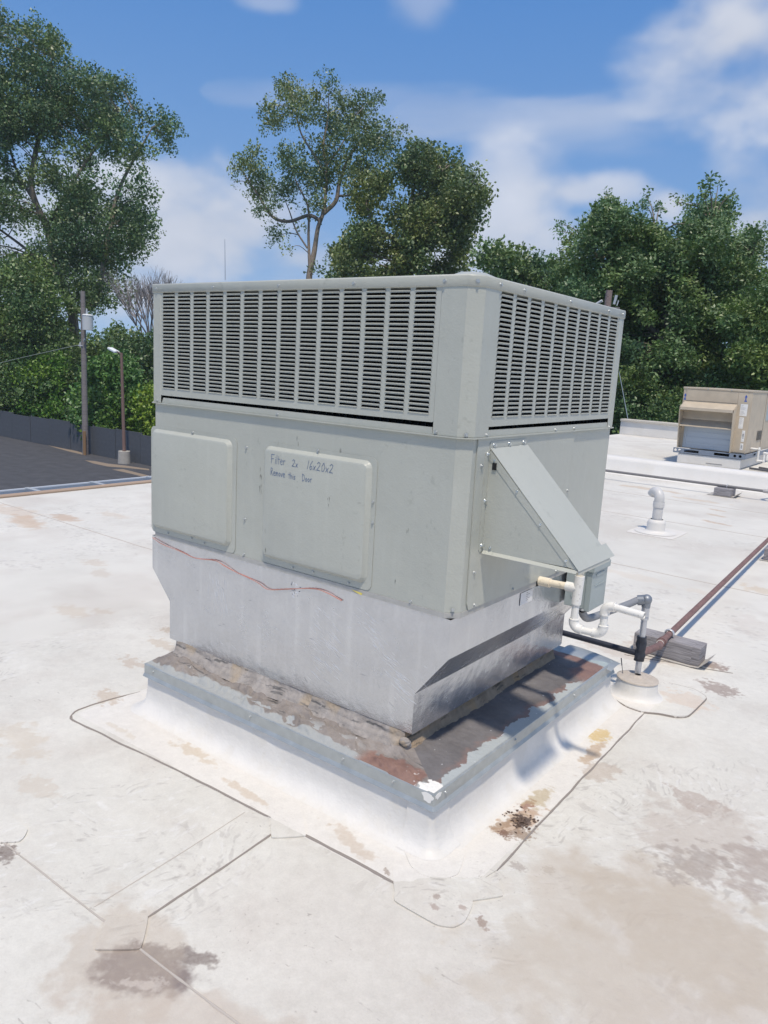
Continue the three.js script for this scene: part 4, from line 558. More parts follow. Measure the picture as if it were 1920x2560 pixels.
// ---------- gas pipe on wood blocks ----------
const woodT = tex(512, 512, (u, v, i, j) => { const b = Math.abs(v - 0.5) * 2, n = fbm(u * 3, b * 26 + 1.5 * fbm(u * 2, b * 3, 2), 4), s = sst(0.6, 0.8, fbm(u * 2, b * 60, 3)), k = 62 * (n - 0.5) - 34 * s + 8 * (hsh(i, j) - 0.5); return [146 + k, 143 + k, 145 + k]; });
const woodM = M({ map: rep(woodT, 0.22), roughness: 0.9, bumpMap: rep(woodT, 0.22), bumpScale: 0.004 });
const rustyT = tex(256, 256, (u, v, i, j) => { const n = fbm(u * 12, v * 12, 5), k = 40 * (n - 0.5) + 10 * (hsh(i, j) - 0.5); return [122 + k, 96 + k * 0.8, 92 + k * 0.7]; });
const rustyM = M({ map: rep(rustyT, 0.35), roughness: 0.75 });
{
  const t = thing('gas_pipe', 'long brown gas pipe running back across the roof on wood blocks', 'pipe', [0.06, 0.1, -3]);
  part('pipe', uvm(cyl(V(0.088, 0.128, -1.98), V(-0.2, 0.128, -8.93), 0.0168, 0.0168, 20)), rustyM, t);
  part('union', uvm(merge([cyl(V(0.089, 0.128, -1.985), V(0.0865, 0.128, -2.03), 0.025, 0.0225, 16), ringAt(V(0.089, 0.128, -1.975), V(0, 0, 1), 0.021, 0.02)])), rustyM, t);
  part('elbow', uvm(merge([tube([V(0.092, 0.127, -1.965), V(0.1, 0.125, -1.92), V(0.112, 0.15, -1.85), V(RX, 0.168, -1.75), V(RX, 0.195, -1.56)], 0.0175, 30, 14)])), rustyM, t);
  part('white_tape', ringAt(V(0.09, 0.1275, -1.963), V(0, 0, 1), 0.0195, 0.004), plain(225, 220, 212, 0.7), t);
  part('strap', (() => { const g = new THREE.TorusGeometry(0.0225, 0.0055, 8, 24, Math.PI * 1.2); g.scale(1, 1, 2); g.rotateZ(-0.3); g.translate(0.078, 0.128, -2.16); return g; })(), plain(206, 206, 206, 0.4, 0.5), t);
}
function block(x0, x1, z0, z1, y0, y1, label, pad) {
  const t = thing('wood_block', label, 'wood block', [(x0 + x1) / 2, 0, (z0 + z1) / 2], 'wood blocks carrying the roof pipes');
  part('timber', uvm(bevelBox(x0, x1, y0, y1, z0, z1, 0.004)), woodM, t);
  const P = pad; part('membrane_pad', uvm(gridGeo(10, 10, (u, v) => { const x = lerp(P[0], P[1], u), z = lerp(P[2], P[3], v); const cu = Math.max(0, u - 0.86) / 0.14; return [x, y0 - 0.0015 + 0.05 * cu * cu, z]; })), M({ color: col(196, 192, 186), map: rep(blotch, 0.3), roughness: 0.7 }), t);
}
block(-0.09, 0.262, -2.225, -2.1, 0.006, 0.108, 'weathered grey wood block under the brown pipe beside the riser', [-0.12, 0.31, -2.245, -2.075]);
block(-0.02, 0.36, -5.3, -5.17, 0.006, 0.108, 'grey wood block at a brown stain under the brown pipe', [-0.05, 0.39, -5.33, -5.14]);
block(-1.36, -1.14, -9.12, -8.86, 0.008, 0.108, 'small dark wood block under the grey pipe before the divider', [-1.44, -1.06, -9.16, -8.84]);
{
  const a = onY(1500, 1175.5, 0.13), b = onY(1960, 1223, 0.13); a.z = -9.0; b.z = -9.0; const pm = plain(122, 120, 120, 0.6, 0.1);
  const t = thing('roof_pipe', 'thin grey pipe running along the foot of the white divider', 'pipe', [-1, 0.13, -9]);
  part('pipe', uvm(cyl(V(-4.4, 0.13, -9.0), V(4, 0.13, -9.0), 0.0185, 0.0185, 14)), pm, t);
  part('tee', uvm(merge([cyl(V(-0.78, 0.13, -9), V(-0.62, 0.13, -9), 0.026, 0.026, 14), cyl(V(-0.7, 0.13, -9), V(-0.7, 0.19, -9), 0.026, 0.026, 14)])), plain(176, 174, 172, 0.5, 0.3), t);
  part('stub', uvm(cyl(V(-0.7, 0.18, -9), V(-0.7, 0.3, -9), 0.0185, 0.0185, 14)), plain(88, 92, 100, 0.6), t);
  part('elbow', uvm(merge([tube([V(-0.7, 0.28, -9), V(-0.7, 0.37, -9), V(-0.69, 0.415, -9.04), V(-0.66, 0.42, -9.12), V(-0.64, 0.4, -9.2)], 0.024, 20, 12)])), plain(150, 150, 150, 0.5, 0.3), t);
  part('strap', (() => { const g = new THREE.TorusGeometry(0.026, 0.006, 8, 24); g.rotateY(Math.PI / 2); g.translate(-1.23, 0.132, -9); return g; })(), plain(206, 206, 206, 0.4, 0.5), t);
}
{ // gooseneck vent
  const c = V(-1.087, 0, -5.58), t = thing('vent_pipe', 'white plastic gooseneck vent pipe in a round white boot', 'vent', [c.x, 0, c.z]);
  const lathe = (q) => { const g = new THREE.LatheGeometry(q.map((p) => new THREE.Vector2(...p)), 30); g.translate(c.x, 0, c.z); return uvm(g); };
  const vw = M({ color: col(236, 237, 240), map: rep(tpoT, 0.8), roughness: 0.4 });
  part('boot', lathe([[0.2, 0.0085], [0.12, 0.012], [0.095, 0.02], [0.088, 0.035], [0.087, 0.1], [0.082, 0.108], [0.078, 0.125], [0.062, 0.135]]), tpoFar, t);
  part('pipe', lathe([[0.0475, 0.13], [0.0475, 0.3]]), vw, t);
  part('coupling', lathe([[0.05, 0.255], [0.054, 0.257], [0.054, 0.31], [0.05, 0.312]]), vw, t);
  const d = V(-0.8, 0, -0.6).normalize(), pts = []; for (let k = 0; k <= 10; k++) { const a = k / 10 * Math.PI * 0.86; pts.push(V(c.x, 0.335, c.z).addScaledVector(d, 0.064 * (1 - Math.cos(a))).add(V(0, 0.068 * Math.sin(a), 0))); } pts.unshift(V(c.x, 0.295, c.z));
  part('gooseneck', uvm(new THREE.TubeGeometry(new THREE.CatmullRomCurve3(pts), 40, 0.0475, 20)), vw, t);
}
// debris by the curb
{
  const r = rng(9), bm = plain(96, 80, 70, 1);
  const t = one('debris_pile', (() => { const l = []; for (let k = 0; k < 70; k++) { const g = new THREE.IcosahedronGeometry(0.0015 + 0.005 * r() * r(), 0); g.scale(1.8, 0.5, 1); g.rotateY(r() * 6); const a = r() * 6.28, d = Math.pow(r(), 0.8); g.translate(0.195 + 0.06 * d * d * Math.cos(a), 0.0045 + 0.003 * (1 - d), -0.2 + 0.09 * d * d * Math.sin(a)); l.push(g); } return merge(l); })(), bm, 'small clump of dark rotten debris beside the seam', 'debris'); t.userData.kind = 'stuff';
}
// ---------- tan unit on the far roof ----------
{
  const tan = paint(206, 192, 170, 0.5), tanS = tan, rail = paint(132, 144, 160, 0.5), lo = M({ color: col(178, 186, 194), roughness: 0.45, metalness: 0.5 });
  const cb = thing('tan_unit_curb', 'white flashed curb under the tan rooftop unit', 'curb', [-2.42, 0, -13.8]); part('curb_wall', uvm(bevelBox(-2.97, -1.87, 0.002, 0.188, -14.95, -12.66, 0.02)), tpoFar, cb); part('seam_strip', box(-2.45, -2.17, 0.05, 0.058, -12.662, -12.655), plain(120, 116, 112, 0.9), cb);
  const t = thing('tan_rooftop_unit', 'tan packaged rooftop unit with intake hood and blue arrow stickers', 'air conditioner', [-2.42, 0.19, -13.8]);
  const X0 = -3.03, X1 = -1.84, ZF = -12.75, ZB = -15.1, Y0 = 0.285, YT2 = 1.4;
  part('base_rail', uvm(merge([plateZ([[X0 - 0.03, 0.195], [X1 + 0.03, 0.195], [X1 + 0.03, 0.283], [X0 - 0.03, 0.283]], ZF + 0.09, 0.012, [[[-2.86, 0.215], [-2.6, 0.215], [-2.6, 0.262], [-2.86, 0.262]], [[-2.33, 0.215], [-2.07, 0.215], [-2.07, 0.262], [-2.33, 0.262]], ...[-3.02, -2.945, -1.975, -1.885].map((x) => [...Array(12).keys()].map((k) => [x + 0.026 * Math.cos(k * Math.PI / 6), 0.24 + 0.026 * Math.sin(k * Math.PI / 6)]))]), plateX([[ZF + 0.09, 0.195], [ZB, 0.195], [ZB, 0.283], [ZF + 0.09, 0.283]], X1 + 0.03, 0.012, [[[-13.3, 0.215], [-13.5, 0.215], [-13.5, 0.262], [-13.3, 0.262]], [[-14.2, 0.215], [-14.4, 0.215], [-14.4, 0.262], [-14.2, 0.262]]]), box(X0 - 0.03, X1 + 0.028, 0.19, 0.2, ZB, ZF + 0.088)])), rail, t);
  part('cabinet', uvm(merge([box(X0, X1, Y0, YT2 - 0.02, ZB, ZF)])), tan, t);
  part('top_cover', uvm(bevelBox(X0 - 0.012, X1 + 0.012, YT2 - 0.02, YT2 + 0.012, ZB - 0.01, ZF + 0.012, 0.006)), tan, t);
  part('front_panel', uvm(bevelBox(X0 + 0.06, -2.08, 1.17, 1.36, ZF + 0.001, ZF + 0.008, 0.002)), tan, t); part('corner_panel', uvm(bevelBox(-2.07, X1 - 0.006, 0.3, 1.36, ZF + 0.001, ZF + 0.007, 0.002)), tan, t);
  const hd = part('intake_hood', uvm(merge([gridGeo(1, 1, (u, v) => [lerp(-2.99, -2.06, u), lerp(1.15, 1.05, v), lerp(ZF + 0.008, ZF + 0.27, v)]), gridGeo(1, 1, (u, v) => [lerp(-2.99, -2.06, u), lerp(1.05, 1.0, v), ZF + 0.27])])), tan, t);
  const sd = (x) => part('hood_side', uvm(plateX([[ZF + 0.008, 1.15], [ZF + 0.27, 1.05], [ZF + 0.27, 0.99], [ZF + 0.13, 0.29], [ZF + 0.008, 0.29]], x, 0.012)), tanS, hd); sd(-2.995); sd(-2.07);
  part('hood_shelf', uvm(merge([gridGeo(1, 1, (u, v) => [lerp(-2.98, -2.07, u), lerp(0.83, 0.71, v), lerp(ZF + 0.02, ZF + 0.2, v)]), box(-2.98, -2.07, 0.7, 0.715, ZF + 0.195, ZF + 0.205)])), tan, hd);
  part('intake_louvre', uvm(merge([box(-2.93, -2.1, 0.3, 0.72, ZF + 0.003, ZF + 0.02)])), lo, t); for (const y of [0.4, 0.5, 0.6, 0.35]) part('louvre_blade', uvm(box(-2.92, -2.11, y, y + 0.006, ZF + 0.021, ZF + 0.027)), lo, t);
  part('louvre_post', uvm(box(-2.9, -2.88, 0.3, 0.72, ZF + 0.021, ZF + 0.03)), lo, t);
  const arrow = (x, y, z) => { const c = []; c.push(plateZ([[x - 0.008, y - 0.05], [x + 0.008, y - 0.05], [x + 0.008, y], [x + 0.022, y], [x, y + 0.045], [x - 0.022, y], [x - 0.008, y]], z, 0.001)); c.push(plateZ([[x - 0.02, y - 0.075], [x + 0.02, y - 0.075], [x + 0.02, y - 0.055], [x - 0.02, y - 0.055]], z, 0.001)); part('arrow_sticker', merge(c), plain(36, 84, 178, 0.5), t, 'blue up arrow sticker'); };
  arrow(-2.995, 1.25, ZF + 0.0012); arrow(-1.945, 1.285, ZF + 0.0085);
  const lab = (w, h, seed, bars) => { const c = document.createElement('canvas'); c.width = 128; c.height = 256; const g = c.getContext('2d'), r = rng(seed); g.fillStyle = '#e9e8e4'; g.fillRect(0, 0, 128, 256); g.fillStyle = '#8e9096'; for (let y = 14; y < 245; y += 11) if (r() < 0.8) g.fillRect(10, y, 30 + r() * 75, 3); if (bars) { g.fillStyle = '#55585e'; for (let y = 70; y < 190; y += 5) g.fillRect(30, y, 70, 1 + r() * 3); } const tt = new THREE.CanvasTexture(c); tt.colorSpace = THREE.SRGBColorSpace; return M({ map: tt, roughness: 0.6 }); };
  const sticker = (x, y, w, h, seed, bars) => { const g = new THREE.PlaneGeometry(w, h); g.translate(x, y, ZF + 0.0085); part('paper_label', g, lab(w, h, seed, bars), t); };
  sticker(-1.955, 1.06, 0.12, 0.21, 4); sticker(-1.968, 0.83, 0.075, 0.2, 5); sticker(-1.905, 0.6, 0.05, 0.2, 6, true); sticker(-1.905, 0.41, 0.05, 0.12, 7, true);
  { const l = []; for (let k = 0; k < 9; k++) l.push(box(X1 + 0.001, X1 + 0.012, 0.5 + k * 0.02, 0.508 + k * 0.02, -13.95, -13.55)); part('side_vent', merge(l), plain(96, 90, 82, 0.8), t); }
  part('side_window', box(X1 + 0.001, X1 + 0.008, 0.85, 1.22, -14.6, -14.12), plain(176, 186, 190, 0.3), t); part('side_joint', merge([box(X1 + 0.0005, X1 + 0.004, Y0, 1.37, -13.985, -13.975)]), plain(120, 110, 96, 0.8), t);
  for (const x of [-2.97, -2.6, -2.2, -1.9]) { const m = pieceAt('screw', screwG, screwM, t, x, 1.392, ZF + 0.0125); m.scale.setScalar(1.6); }
  const d = thing('far_condensate_trap', 'small white plastic drain trap on the side of the tan unit', 'pipe', [-1.8, 0.2, -13.6]), z = -13.2, P = (x, y) => V(x, y, z), X = V(1, 0, 0), Y = V(0, 1, 0), nX = V(-1, 0, 0), nY = V(0, -1, 0);
  part('pipe', uvm(merge([cyl(P(X1 - 0.01, 0.36), P(-1.7, 0.36), 0.02, 0.02), cyl(P(-1.7, 0.4), P(-1.7, 0.16), 0.02, 0.02), cyl(P(-1.7, 0.15), P(-1.6, 0.15), 0.02, 0.02), cyl(P(-1.6, 0.15), P(-1.6, 0.3), 0.02, 0.02), cyl(P(-1.6, 0.3), P(-1.36, 0.3), 0.02, 0.02)])), pvc, d);
  part('fittings', uvm(merge([[-1.7, 0.36], [-1.7, 0.15], [-1.6, 0.15], [-1.6, 0.3]].map(([x, y]) => { const g = new THREE.SphereGeometry(0.028, 12, 8); g.translate(x, y, z); return g; }))), pvc, d);
  one('loose_conduit', uvm(merge([tube([V(-1.75, 0.03, -12.9), V(-1.3, 0.03, -12.75), V(-0.9, 0.03, -12.7)], 0.02, 20, 8), tube([V(-1.65, 0.03, -13.2), V(-1.2, 0.03, -12.95), V(-0.7, 0.03, -12.9)], 0.02, 20, 8)])), plain(92, 92, 96, 0.7), 'pair of dark cables lying beside the tan unit', 'cable');
  // guy wire and pole beyond the parapet
  one('guy_wire', cyl(onZ(1570, 1049, -18.8), onZ(1548, 930, -22), 0.012, 0.012, 6), plain(150, 160, 162, 0.5, 0.5), 'pale guy wire rising behind the parapet', 'wire');
}
// ---------- fence, poles, lamp ----------
const fenceM = paint(92, 97, 104, 0.8), woodPoleM = M({ color: col(236, 230, 224), map: rep(woodT, 0.9), roughness: 0.95 });
{
  const f = thing('privacy_fence', 'long dark grey panel fence along the parking lot below the trees', 'fence', [-44, -4.8, -24]);
  let k = 0; for (let x = -58; x < -28; x += 2.44, k++) { part('panel', uvm(box(x + 0.02, x + 2.42, -4.79, -3.06 + 0.05 * ((k * 7) % 3 - 1), -24.12 + 0.015 * (k % 2), -24.07 + 0.015 * (k % 2))), fenceM, f); part('post', cyl(V(x, -4.8, -24.16), V(x, -3.0, -24.16), 0.04, 0.04, 10), plain(86, 90, 96, 0.7), f); }
  const p = thing('utility_pole', 'weathered wooden utility pole with a pale transformer drum by the fence', 'utility pole', [-41, -4.8, -23.65]);
  part('pole', uvm(taperTube([V(-41.0, -4.8, -23.65), V(-40.98, 0, -23.65), V(-40.95, 4.85, -23.65)], [0.19, 0.16, 0.13], 10, 12)), woodPoleM, p);
  const tr = part('transformer', uvm(merge([cyl(V(-40.42, 2.62, -23.6), V(-40.42, 3.45, -23.6), 0.3, 0.3, 24), cyl(V(-40.42, 3.45, -23.6), V(-40.42, 3.53, -23.6), 0.32, 0.24, 24)])), plain(206, 210, 212, 0.45), p);
  part('bushing', merge([cyl(V(-40.5, 3.52, -23.6), V(-40.5, 3.85, -23.6), 0.06, 0.04, 10), cyl(V(-40.3, 3.5, -23.5), V(-40.3, 3.68, -23.5), 0.05, 0.03, 10)]), plain(190, 196, 200, 0.4), tr); part('bracket', box(-40.85, -40.68, 2.85, 3.25, -23.66, -23.58), plain(70, 72, 76, 0.6), p);
  part('insulator', merge([cyl(V(-41.25, 1.62, -23.6), V(-41.25, 1.9, -23.6), 0.07, 0.05, 10), cyl(V(-41.3, 1.7, -23.5), V(-40.85, 1.7, -23.5), 0.03, 0.03, 8), cyl(V(-40.75, 1.95, -23.55), V(-40.6, 2.1, -23.5), 0.06, 0.05, 8)]), plain(190, 194, 198, 0.4), p);
  part('conduit_cover', uvm(box(-40.96, -40.72, -4.8, -3.35, -23.52, -23.46)), plain(150, 118, 84, 0.9), p);
  one('overhead_wire', tube([onZ(-60, 922, -23.4), onZ(60, 893, -23.4), V(-41.2, 1.75, -23.5)], 0.018, 20, 5), plain(150, 160, 150, 0.6), 'single wire sagging in from the left to the utility pole', 'wire');
  const l = thing('lot_lamp', 'rusty steel parking lot lamp post with white head on concrete base', 'lamp post', [-36.7, -4.8, -23.45]);
  part('base', uvm(cyl(V(-36.7, -4.8, -23.45), V(-36.7, -4.1, -23.45), 0.36, 0.33, 18)), paint(190, 186, 178, 0.9), l);
  part('post', uvm(cyl(V(-36.7, -4.1, -23.45), V(-36.86, 1.42, -23.45), 0.1, 0.075, 12)), plain(128, 104, 96, 0.8), l);
  part('arm', cyl(V(-36.86, 1.36, -23.45), V(-37.3, 1.5, -23.4), 0.05, 0.05, 8), plain(120, 108, 100, 0.7), l);
  const h = bevelBox(-0.36, 0.36, -0.07, 0.07, -0.16, 0.16, 0.04); h.rotateZ(-0.28); h.translate(-37.55, 1.54, -23.4); part('lamp_head', uvm(h), plain(240, 246, 246, 0.3), l);
  const q = at(1523, 726, 30), r = thing('wooden_pole', 'wooden pole top with white insulators among the right hand trees', 'utility pole', [q.x, -4.8, q.z]);
  part('pole', uvm(taperTube([V(q.x - 0.02, -4.83, q.z), V(q.x - 0.01, 0, q.z), V(q.x, q.y, q.z)], [0.17, 0.15, 0.132], 10, 12)), M({ color: col(250, 228, 218), map: rep(woodT, 0.9), roughness: 0.95 }), r);
  part('insulator', merge([cyl(V(q.x + 0.3, q.y - 0.55, q.z + 0.1), V(q.x + 0.36, q.y - 0.2, q.z + 0.1), 0.05, 0.06, 10), cyl(V(q.x + 0.42, q.y - 0.6, q.z + 0.1), V(q.x + 0.47, q.y - 0.4, q.z + 0.1), 0.025, 0.025, 8), cyl(V(q.x - 0.55, q.y - 0.6, q.z + 0.1), V(q.x - 0.2, q.y - 0.4, q.z + 0.1), 0.05, 0.06, 8)]), plain(204, 208, 212, 0.4), r); part('crossarm', box(q.x - 0.55, q.x + 0.55, q.y - 0.78, q.y - 0.66, q.z + 0.1, q.z + 0.2), woodPoleM, r);
  one('radio_mast', cyl(at(563, 700, 380), at(562, 598, 380), 0.24, 0.14, 5), plain(150, 160, 172, 0.7), 'hair thin radio mast far off against the clouds', 'mast');
}
// ---------- trees ----------
const barkT = tex(256, 256, (u, v, i, j) => { const n = fbm(u * 24, v * 6, 4), k = 70 * (n - 0.5) + 10 * (hsh(i, j) - 0.5); return [132 + k, 122 + k, 112 + k]; });
const barkM = M({ map: rep(barkT, 1.2), roughness: 1, bumpMap: rep(barkT, 1.2), bumpScale: 0.03 }), barkDark = M({ color: col(150, 140, 135), map: rep(barkT, 1.2), roughness: 1 });
const leafM = new THREE.MeshPhysicalMaterial({ color: 0xffffff, roughness: 0.45, transmission: 0.45, thickness: 0, side: THREE.DoubleSide });
function sprig(seed, n, spread, len, wid) {
  const r = rng(seed), pos = [], idx = [];
  for (let k = 0; k < n; k++) {
    const c = V(r() - 0.5, r() - 0.5, r() - 0.5).multiplyScalar(2 * spread), e = new THREE.Euler(r() * 6.28, r() * 6.28, r() * 6.28), s = 0.65 + 0.7 * r(), b = pos.length / 3;
    for (const [x, y, z] of [[0, -0.5, 0], [0.5, 0.05, 0.14], [0, 0.5, 0.05], [-0.5, 0.05, 0.14]]) { const p = V(x * wid * s, y * len * s, z * wid * s).applyEuler(e).add(c); pos.push(p.x, p.y, p.z); }
    idx.push(b, b + 1, b + 2, b, b + 2, b + 3);
  }
  const g = new THREE.BufferGeometry(); g.setAttribute('position', new THREE.Float32BufferAttribute(pos, 3)); g.setAttribute('uv', new THREE.Float32BufferAttribute(new Float32Array(pos.length / 3 * 2), 2)); g.setIndex(idx); g.computeVertexNormals(); return g;
}
const SPRIG = { far: sprig(1, 9, 0.34, 0.22, 0.15), mid: sprig(2, 10, 0.28, 0.18, 0.12), near: sprig(3, 11, 0.21, 0.14, 0.075), fine: sprig(4, 8, 0.28, 0.16, 0.11) };
const inside = (p, x, y) => { let c = false; for (let i = 0, j = p.length - 1; i < p.length; j = i++) if ((p[i][1] > y) !== (p[j][1] > y) && x < (p[j][0] - p[i][0]) * (y - p[i][1]) / (p[j][1] - p[i][1]) + p[i][0]) c = !c; return c; };
function tree(o) {   // name, label, dist, poly | clumps, limbs [[u,v,dd,radius m]...], sprigs, kind, tint, seed
  const r = rng(o.seed), m = o.dist / FL, cl = [], gauss = () => (r() + r() + r() - 1.5) / 1.5;
  if (o.poly) {
    const xs = o.poly.map((p) => p[0]), ys = o.poly.map((p) => p[1]), x0 = Math.min(...xs), x1 = Math.max(...xs), y0 = Math.min(...ys), y1 = Math.max(...ys), cx = (x0 + x1) / 2;
    let guard = 0; while (cl.length < o.n && guard++ < 20000) { const u = lerp(x0, x1, r()), v = lerp(y0, y1, r()), R = o.r * (0.6 + 0.8 * r()); if (!inside(o.poly, u, v) || !inside(o.poly, u + R * 0.55, v) || !inside(o.poly, u - R * 0.55, v) || !inside(o.poly, u, v - R * 0.6)) continue; if ((o.holes || []).some((h) => Math.hypot(u - h[0], v - h[1]) < h[2] + R * 0.75)) continue; cl.push([u, v, R, (r() - 0.5) * (o.depth ?? 5)]); }
    for (const e of o.extra || []) cl.push([e[0], e[1], e[2], (r() - 0.5) * (o.depth ?? 5) * 0.5, e[3]]);
  } else for (const c of o.clumps) cl.push([c[0], c[1], c[2], (r() - 0.5) * (o.depth ?? 4), c[3]]);
  const lp = (o.limbs || []).map((l) => l.map(([u, v, dd]) => at(u, v, o.dist + dd)));
  const first = lp.length ? lp[0][0] : at(cl[0][0], cl[0][1], o.dist), base = V(first.x, -4.83, first.z), t = thing(o.name, o.label, o.category ?? 'tree', [base.x, -4.83, base.z], o.group);
  const wood = [], twig = [];
  (o.limbs || []).forEach((l, i) => { const pts = lp[i].map((p) => p.clone()), rad = l.map((q) => q[3]); if (i === 0) { pts.unshift(base.clone()); rad.unshift(rad[0] * 1.3); } const jp = pts.map((p, k) => k && k < pts.length - 1 ? p.add(V(gauss() * 0.1, gauss() * 0.08, gauss() * 0.1)) : p); wood.push(taperTube(jp, rad, 8 * pts.length, 8)); });
  if (!lp.length) wood.push(taperTube([base, base.clone().lerp(first, 0.6), first], [0.14, 0.1, 0.04], 8, 6));
  const near = (p) => { let b = null, d = 1e9; for (const l of lp.length ? lp : [[base, first]]) for (let k = 0; k + 1 < l.length; k++) for (let s = 0; s <= 4; s++) { const q = l[k].clone().lerp(l[k + 1], s / 4), e = q.distanceTo(p) + Math.max(0, q.y - p.y) * 0.8; if (e < d) { d = e; b = q; } } return b; };
  const N = []; let tot = 0; for (const c of cl) { const w = c[2] * c[2] * (c[4] ?? 1); N.push(w); tot += w; }
  const geo = SPRIG[o.kind], im = new THREE.InstancedMesh(geo, leafM, o.sprigs), mat = new THREE.Matrix4(), q = new THREE.Quaternion(), e = new THREE.Euler(), colr = new THREE.Color(); let k = 0;
  cl.forEach((c, i) => {
    const ctr = at(c[0], c[1], o.dist + c[3]), R = c[2] * m, cnt = Math.round(o.sprigs * N[i] / tot), b = near(ctr);
    if (b) { const mid = b.clone().lerp(ctr, 0.5).add(V(gauss() * 0.3, 0.25 + gauss() * 0.2, gauss() * 0.3)); twig.push(taperTube([b, mid, ctr], [0.05 * (o.twig ?? 1), 0.03 * (o.twig ?? 1), 0.012], 6, 4)); }
    const hue = r();
    for (let s = 0; s < cnt && k < o.sprigs; s++) {
      const d = V(gauss(), gauss(), gauss()), L = d.length() || 1, rad = R * (o.fluff ?? 1.22) * Math.pow(r(), 0.5); d.multiplyScalar(rad / L); d.y *= 0.85;
      e.set(r() * 6.28, r() * 6.28, r() * 6.28); q.setFromEuler(e); const sc = 0.5 + 0.95 * r(); mat.compose(ctr.clone().add(d), q, V(sc, sc, sc)); im.setMatrixAt(k, mat);
      const h = r(), T = o.tint ?? [0.058, 0.098, 0.04], y = 2.45 * (h < 0.1 ? 1.45 : 0.75 + 0.5 * h) * (0.85 + 0.3 * hue); colr.setRGB(T[0] * y * (0.95 + 0.35 * hue), T[1] * y * 1.06, T[2] * y * (0.9 - 0.3 * hue)); im.setColorAt(k, colr); k++;
    }
  });
  im.count = k; im.name = 'crown'; im.userData.kind = 'stuff'; im.position.set(-t.position.x, -t.position.y, -t.position.z); t.add(im);
  part('trunk', uvm(merge(wood)), o.bark ?? barkM, t); if (twig.length) part('branches', merge(twig), o.bark ?? barkM, t);
  return t;
}
const TG = 'trees beyond the roof';
tree({ name: 'poplar_tree', label: 'huge dark green leafy tree rising behind the utility pole', dist: 62, seed: 101, group: TG, kind: 'far', sprigs: 12500, n: 300, r: 36, depth: 7,
  poly: [[-90, -60], [-20, 10], [25, 35], [100, 55], [150, 105], [190, 168], [240, 160], [290, 190], [330, 188], [378, 232], [432, 285], [455, 322], [430, 378], [352, 388], [338, 415], [368, 470], [390, 500], [376, 560], [392, 600], [335, 645], [338, 680], [360, 702], [325, 748], [272, 745], [242, 795], [200, 785], [150, 730], [100, 730], [-90, 720]], holes: [[78, 372, 24], [28, 605, 26], [178, 432, 12], [272, 482, 16], [96, 492, 10], [285, 420, 10]], tint: [0.052, 0.09, 0.042],
  limbs: [[[188, 905, 0, 0.5], [180, 780, 0, 0.42], [171, 750, 0, 0.4], [146, 696, 0, 0.32], [134, 643, 0, 0.3], [117, 567, 0, 0.27], [89, 509, 0, 0.24], [76, 464, 0, 0.22], [90, 380, 0.5, 0.17], [120, 250, 1, 0.12], [130, 140, 1, 0.05]], [[180, 780, 0, 0.3], [238, 760, -0.5, 0.26], [252, 690, -0.5, 0.22], [270, 590, -0.5, 0.17], [300, 470, 0, 0.12], [380, 320, 0, 0.05]], [[117, 567, 0, 0.16], [170, 480, -1, 0.12], [230, 380, -1, 0.09], [330, 270, -1, 0.04]], [[89, 509, 0, 0.14], [40, 420, 1, 0.1], [10, 300, 1, 0.06]], [[146, 696, 0, 0.2], [60, 620, 2, 0.14], [-20, 560, 2, 0.08]]] });
tree({ name: 'shade_tree', label: 'dense dark tree below the huge tree behind the fence', dist: 57, seed: 102, group: TG, kind: 'far', sprigs: 6500, n: 90, r: 42, depth: 6, poly: [[-90, 650], [10, 640], [90, 650], [150, 690], [170, 800], [205, 870], [215, 960], [190, 1020], [100, 1030], [-90, 1020]], tint: [0.055, 0.095, 0.034], limbs: [[[60, 1000, 0, 0.22], [60, 850, 0, 0.16], [70, 720, 0, 0.06]]] });
tree({ name: 'shrub', label: 'bright green shrub overhanging the fence left of the pole', category: 'shrub', dist: 55.5, seed: 103, group: 'shrubs along the fence', kind: 'mid', sprigs: 5200, n: 60, r: 28, depth: 2, poly: [[30, 900], [80, 880], [140, 890], [200, 930], [205, 1000], [180, 1055], [90, 1050], [30, 1030], [-60, 1020], [-60, 920]], tint: [0.07, 0.14, 0.03], bark: barkDark });
tree({ name: 'shrub', label: 'broad green shrub hanging over the fence between pole and lamp', category: 'shrub', dist: 48.5, seed: 104, group: 'shrubs along the fence', kind: 'mid', sprigs: 5200, n: 70, r: 28, depth: 2, poly: [[175, 1010], [190, 960], [240, 900], [300, 880], [345, 930], [365, 1010], [350, 1070], [290, 1080], [230, 1072], [180, 1068]], tint: [0.058, 0.118, 0.034], bark: barkDark });
tree({ name: 'shrub', label: 'yellow green shrub behind the fence past the lamp post', category: 'shrub', dist: 48.5, seed: 105, group: 'shrubs along the fence', kind: 'mid', sprigs: 2600, n: 36, r: 24, depth: 2, poly: [[325, 980], [360, 960], [430, 950], [450, 1100], [370, 1105], [330, 1085]], tint: [0.09, 0.15, 0.03], bark: barkDark });
tree({ name: 'background_thicket', label: 'dark thicket behind the shrubs and lamp post', category: 'trees', dist: 54, seed: 106, group: TG, kind: 'far', sprigs: 6000, n: 80, r: 34, depth: 5, poly: [[180, 830], [230, 800], [290, 815], [335, 845], [372, 840], [440, 850], [440, 1060], [180, 1060]], tint: [0.045, 0.08, 0.032] });
tree({ name: 'back_tree_row', label: 'deep green tree mass at the far left behind everything', category: 'trees', dist: 68, seed: 107, group: TG, kind: 'far', sprigs: 6000, n: 80, r: 44, depth: 6, poly: [[-120, 760], [150, 760], [220, 830], [220, 1080], [-120, 1080]], tint: [0.036, 0.066, 0.028] });
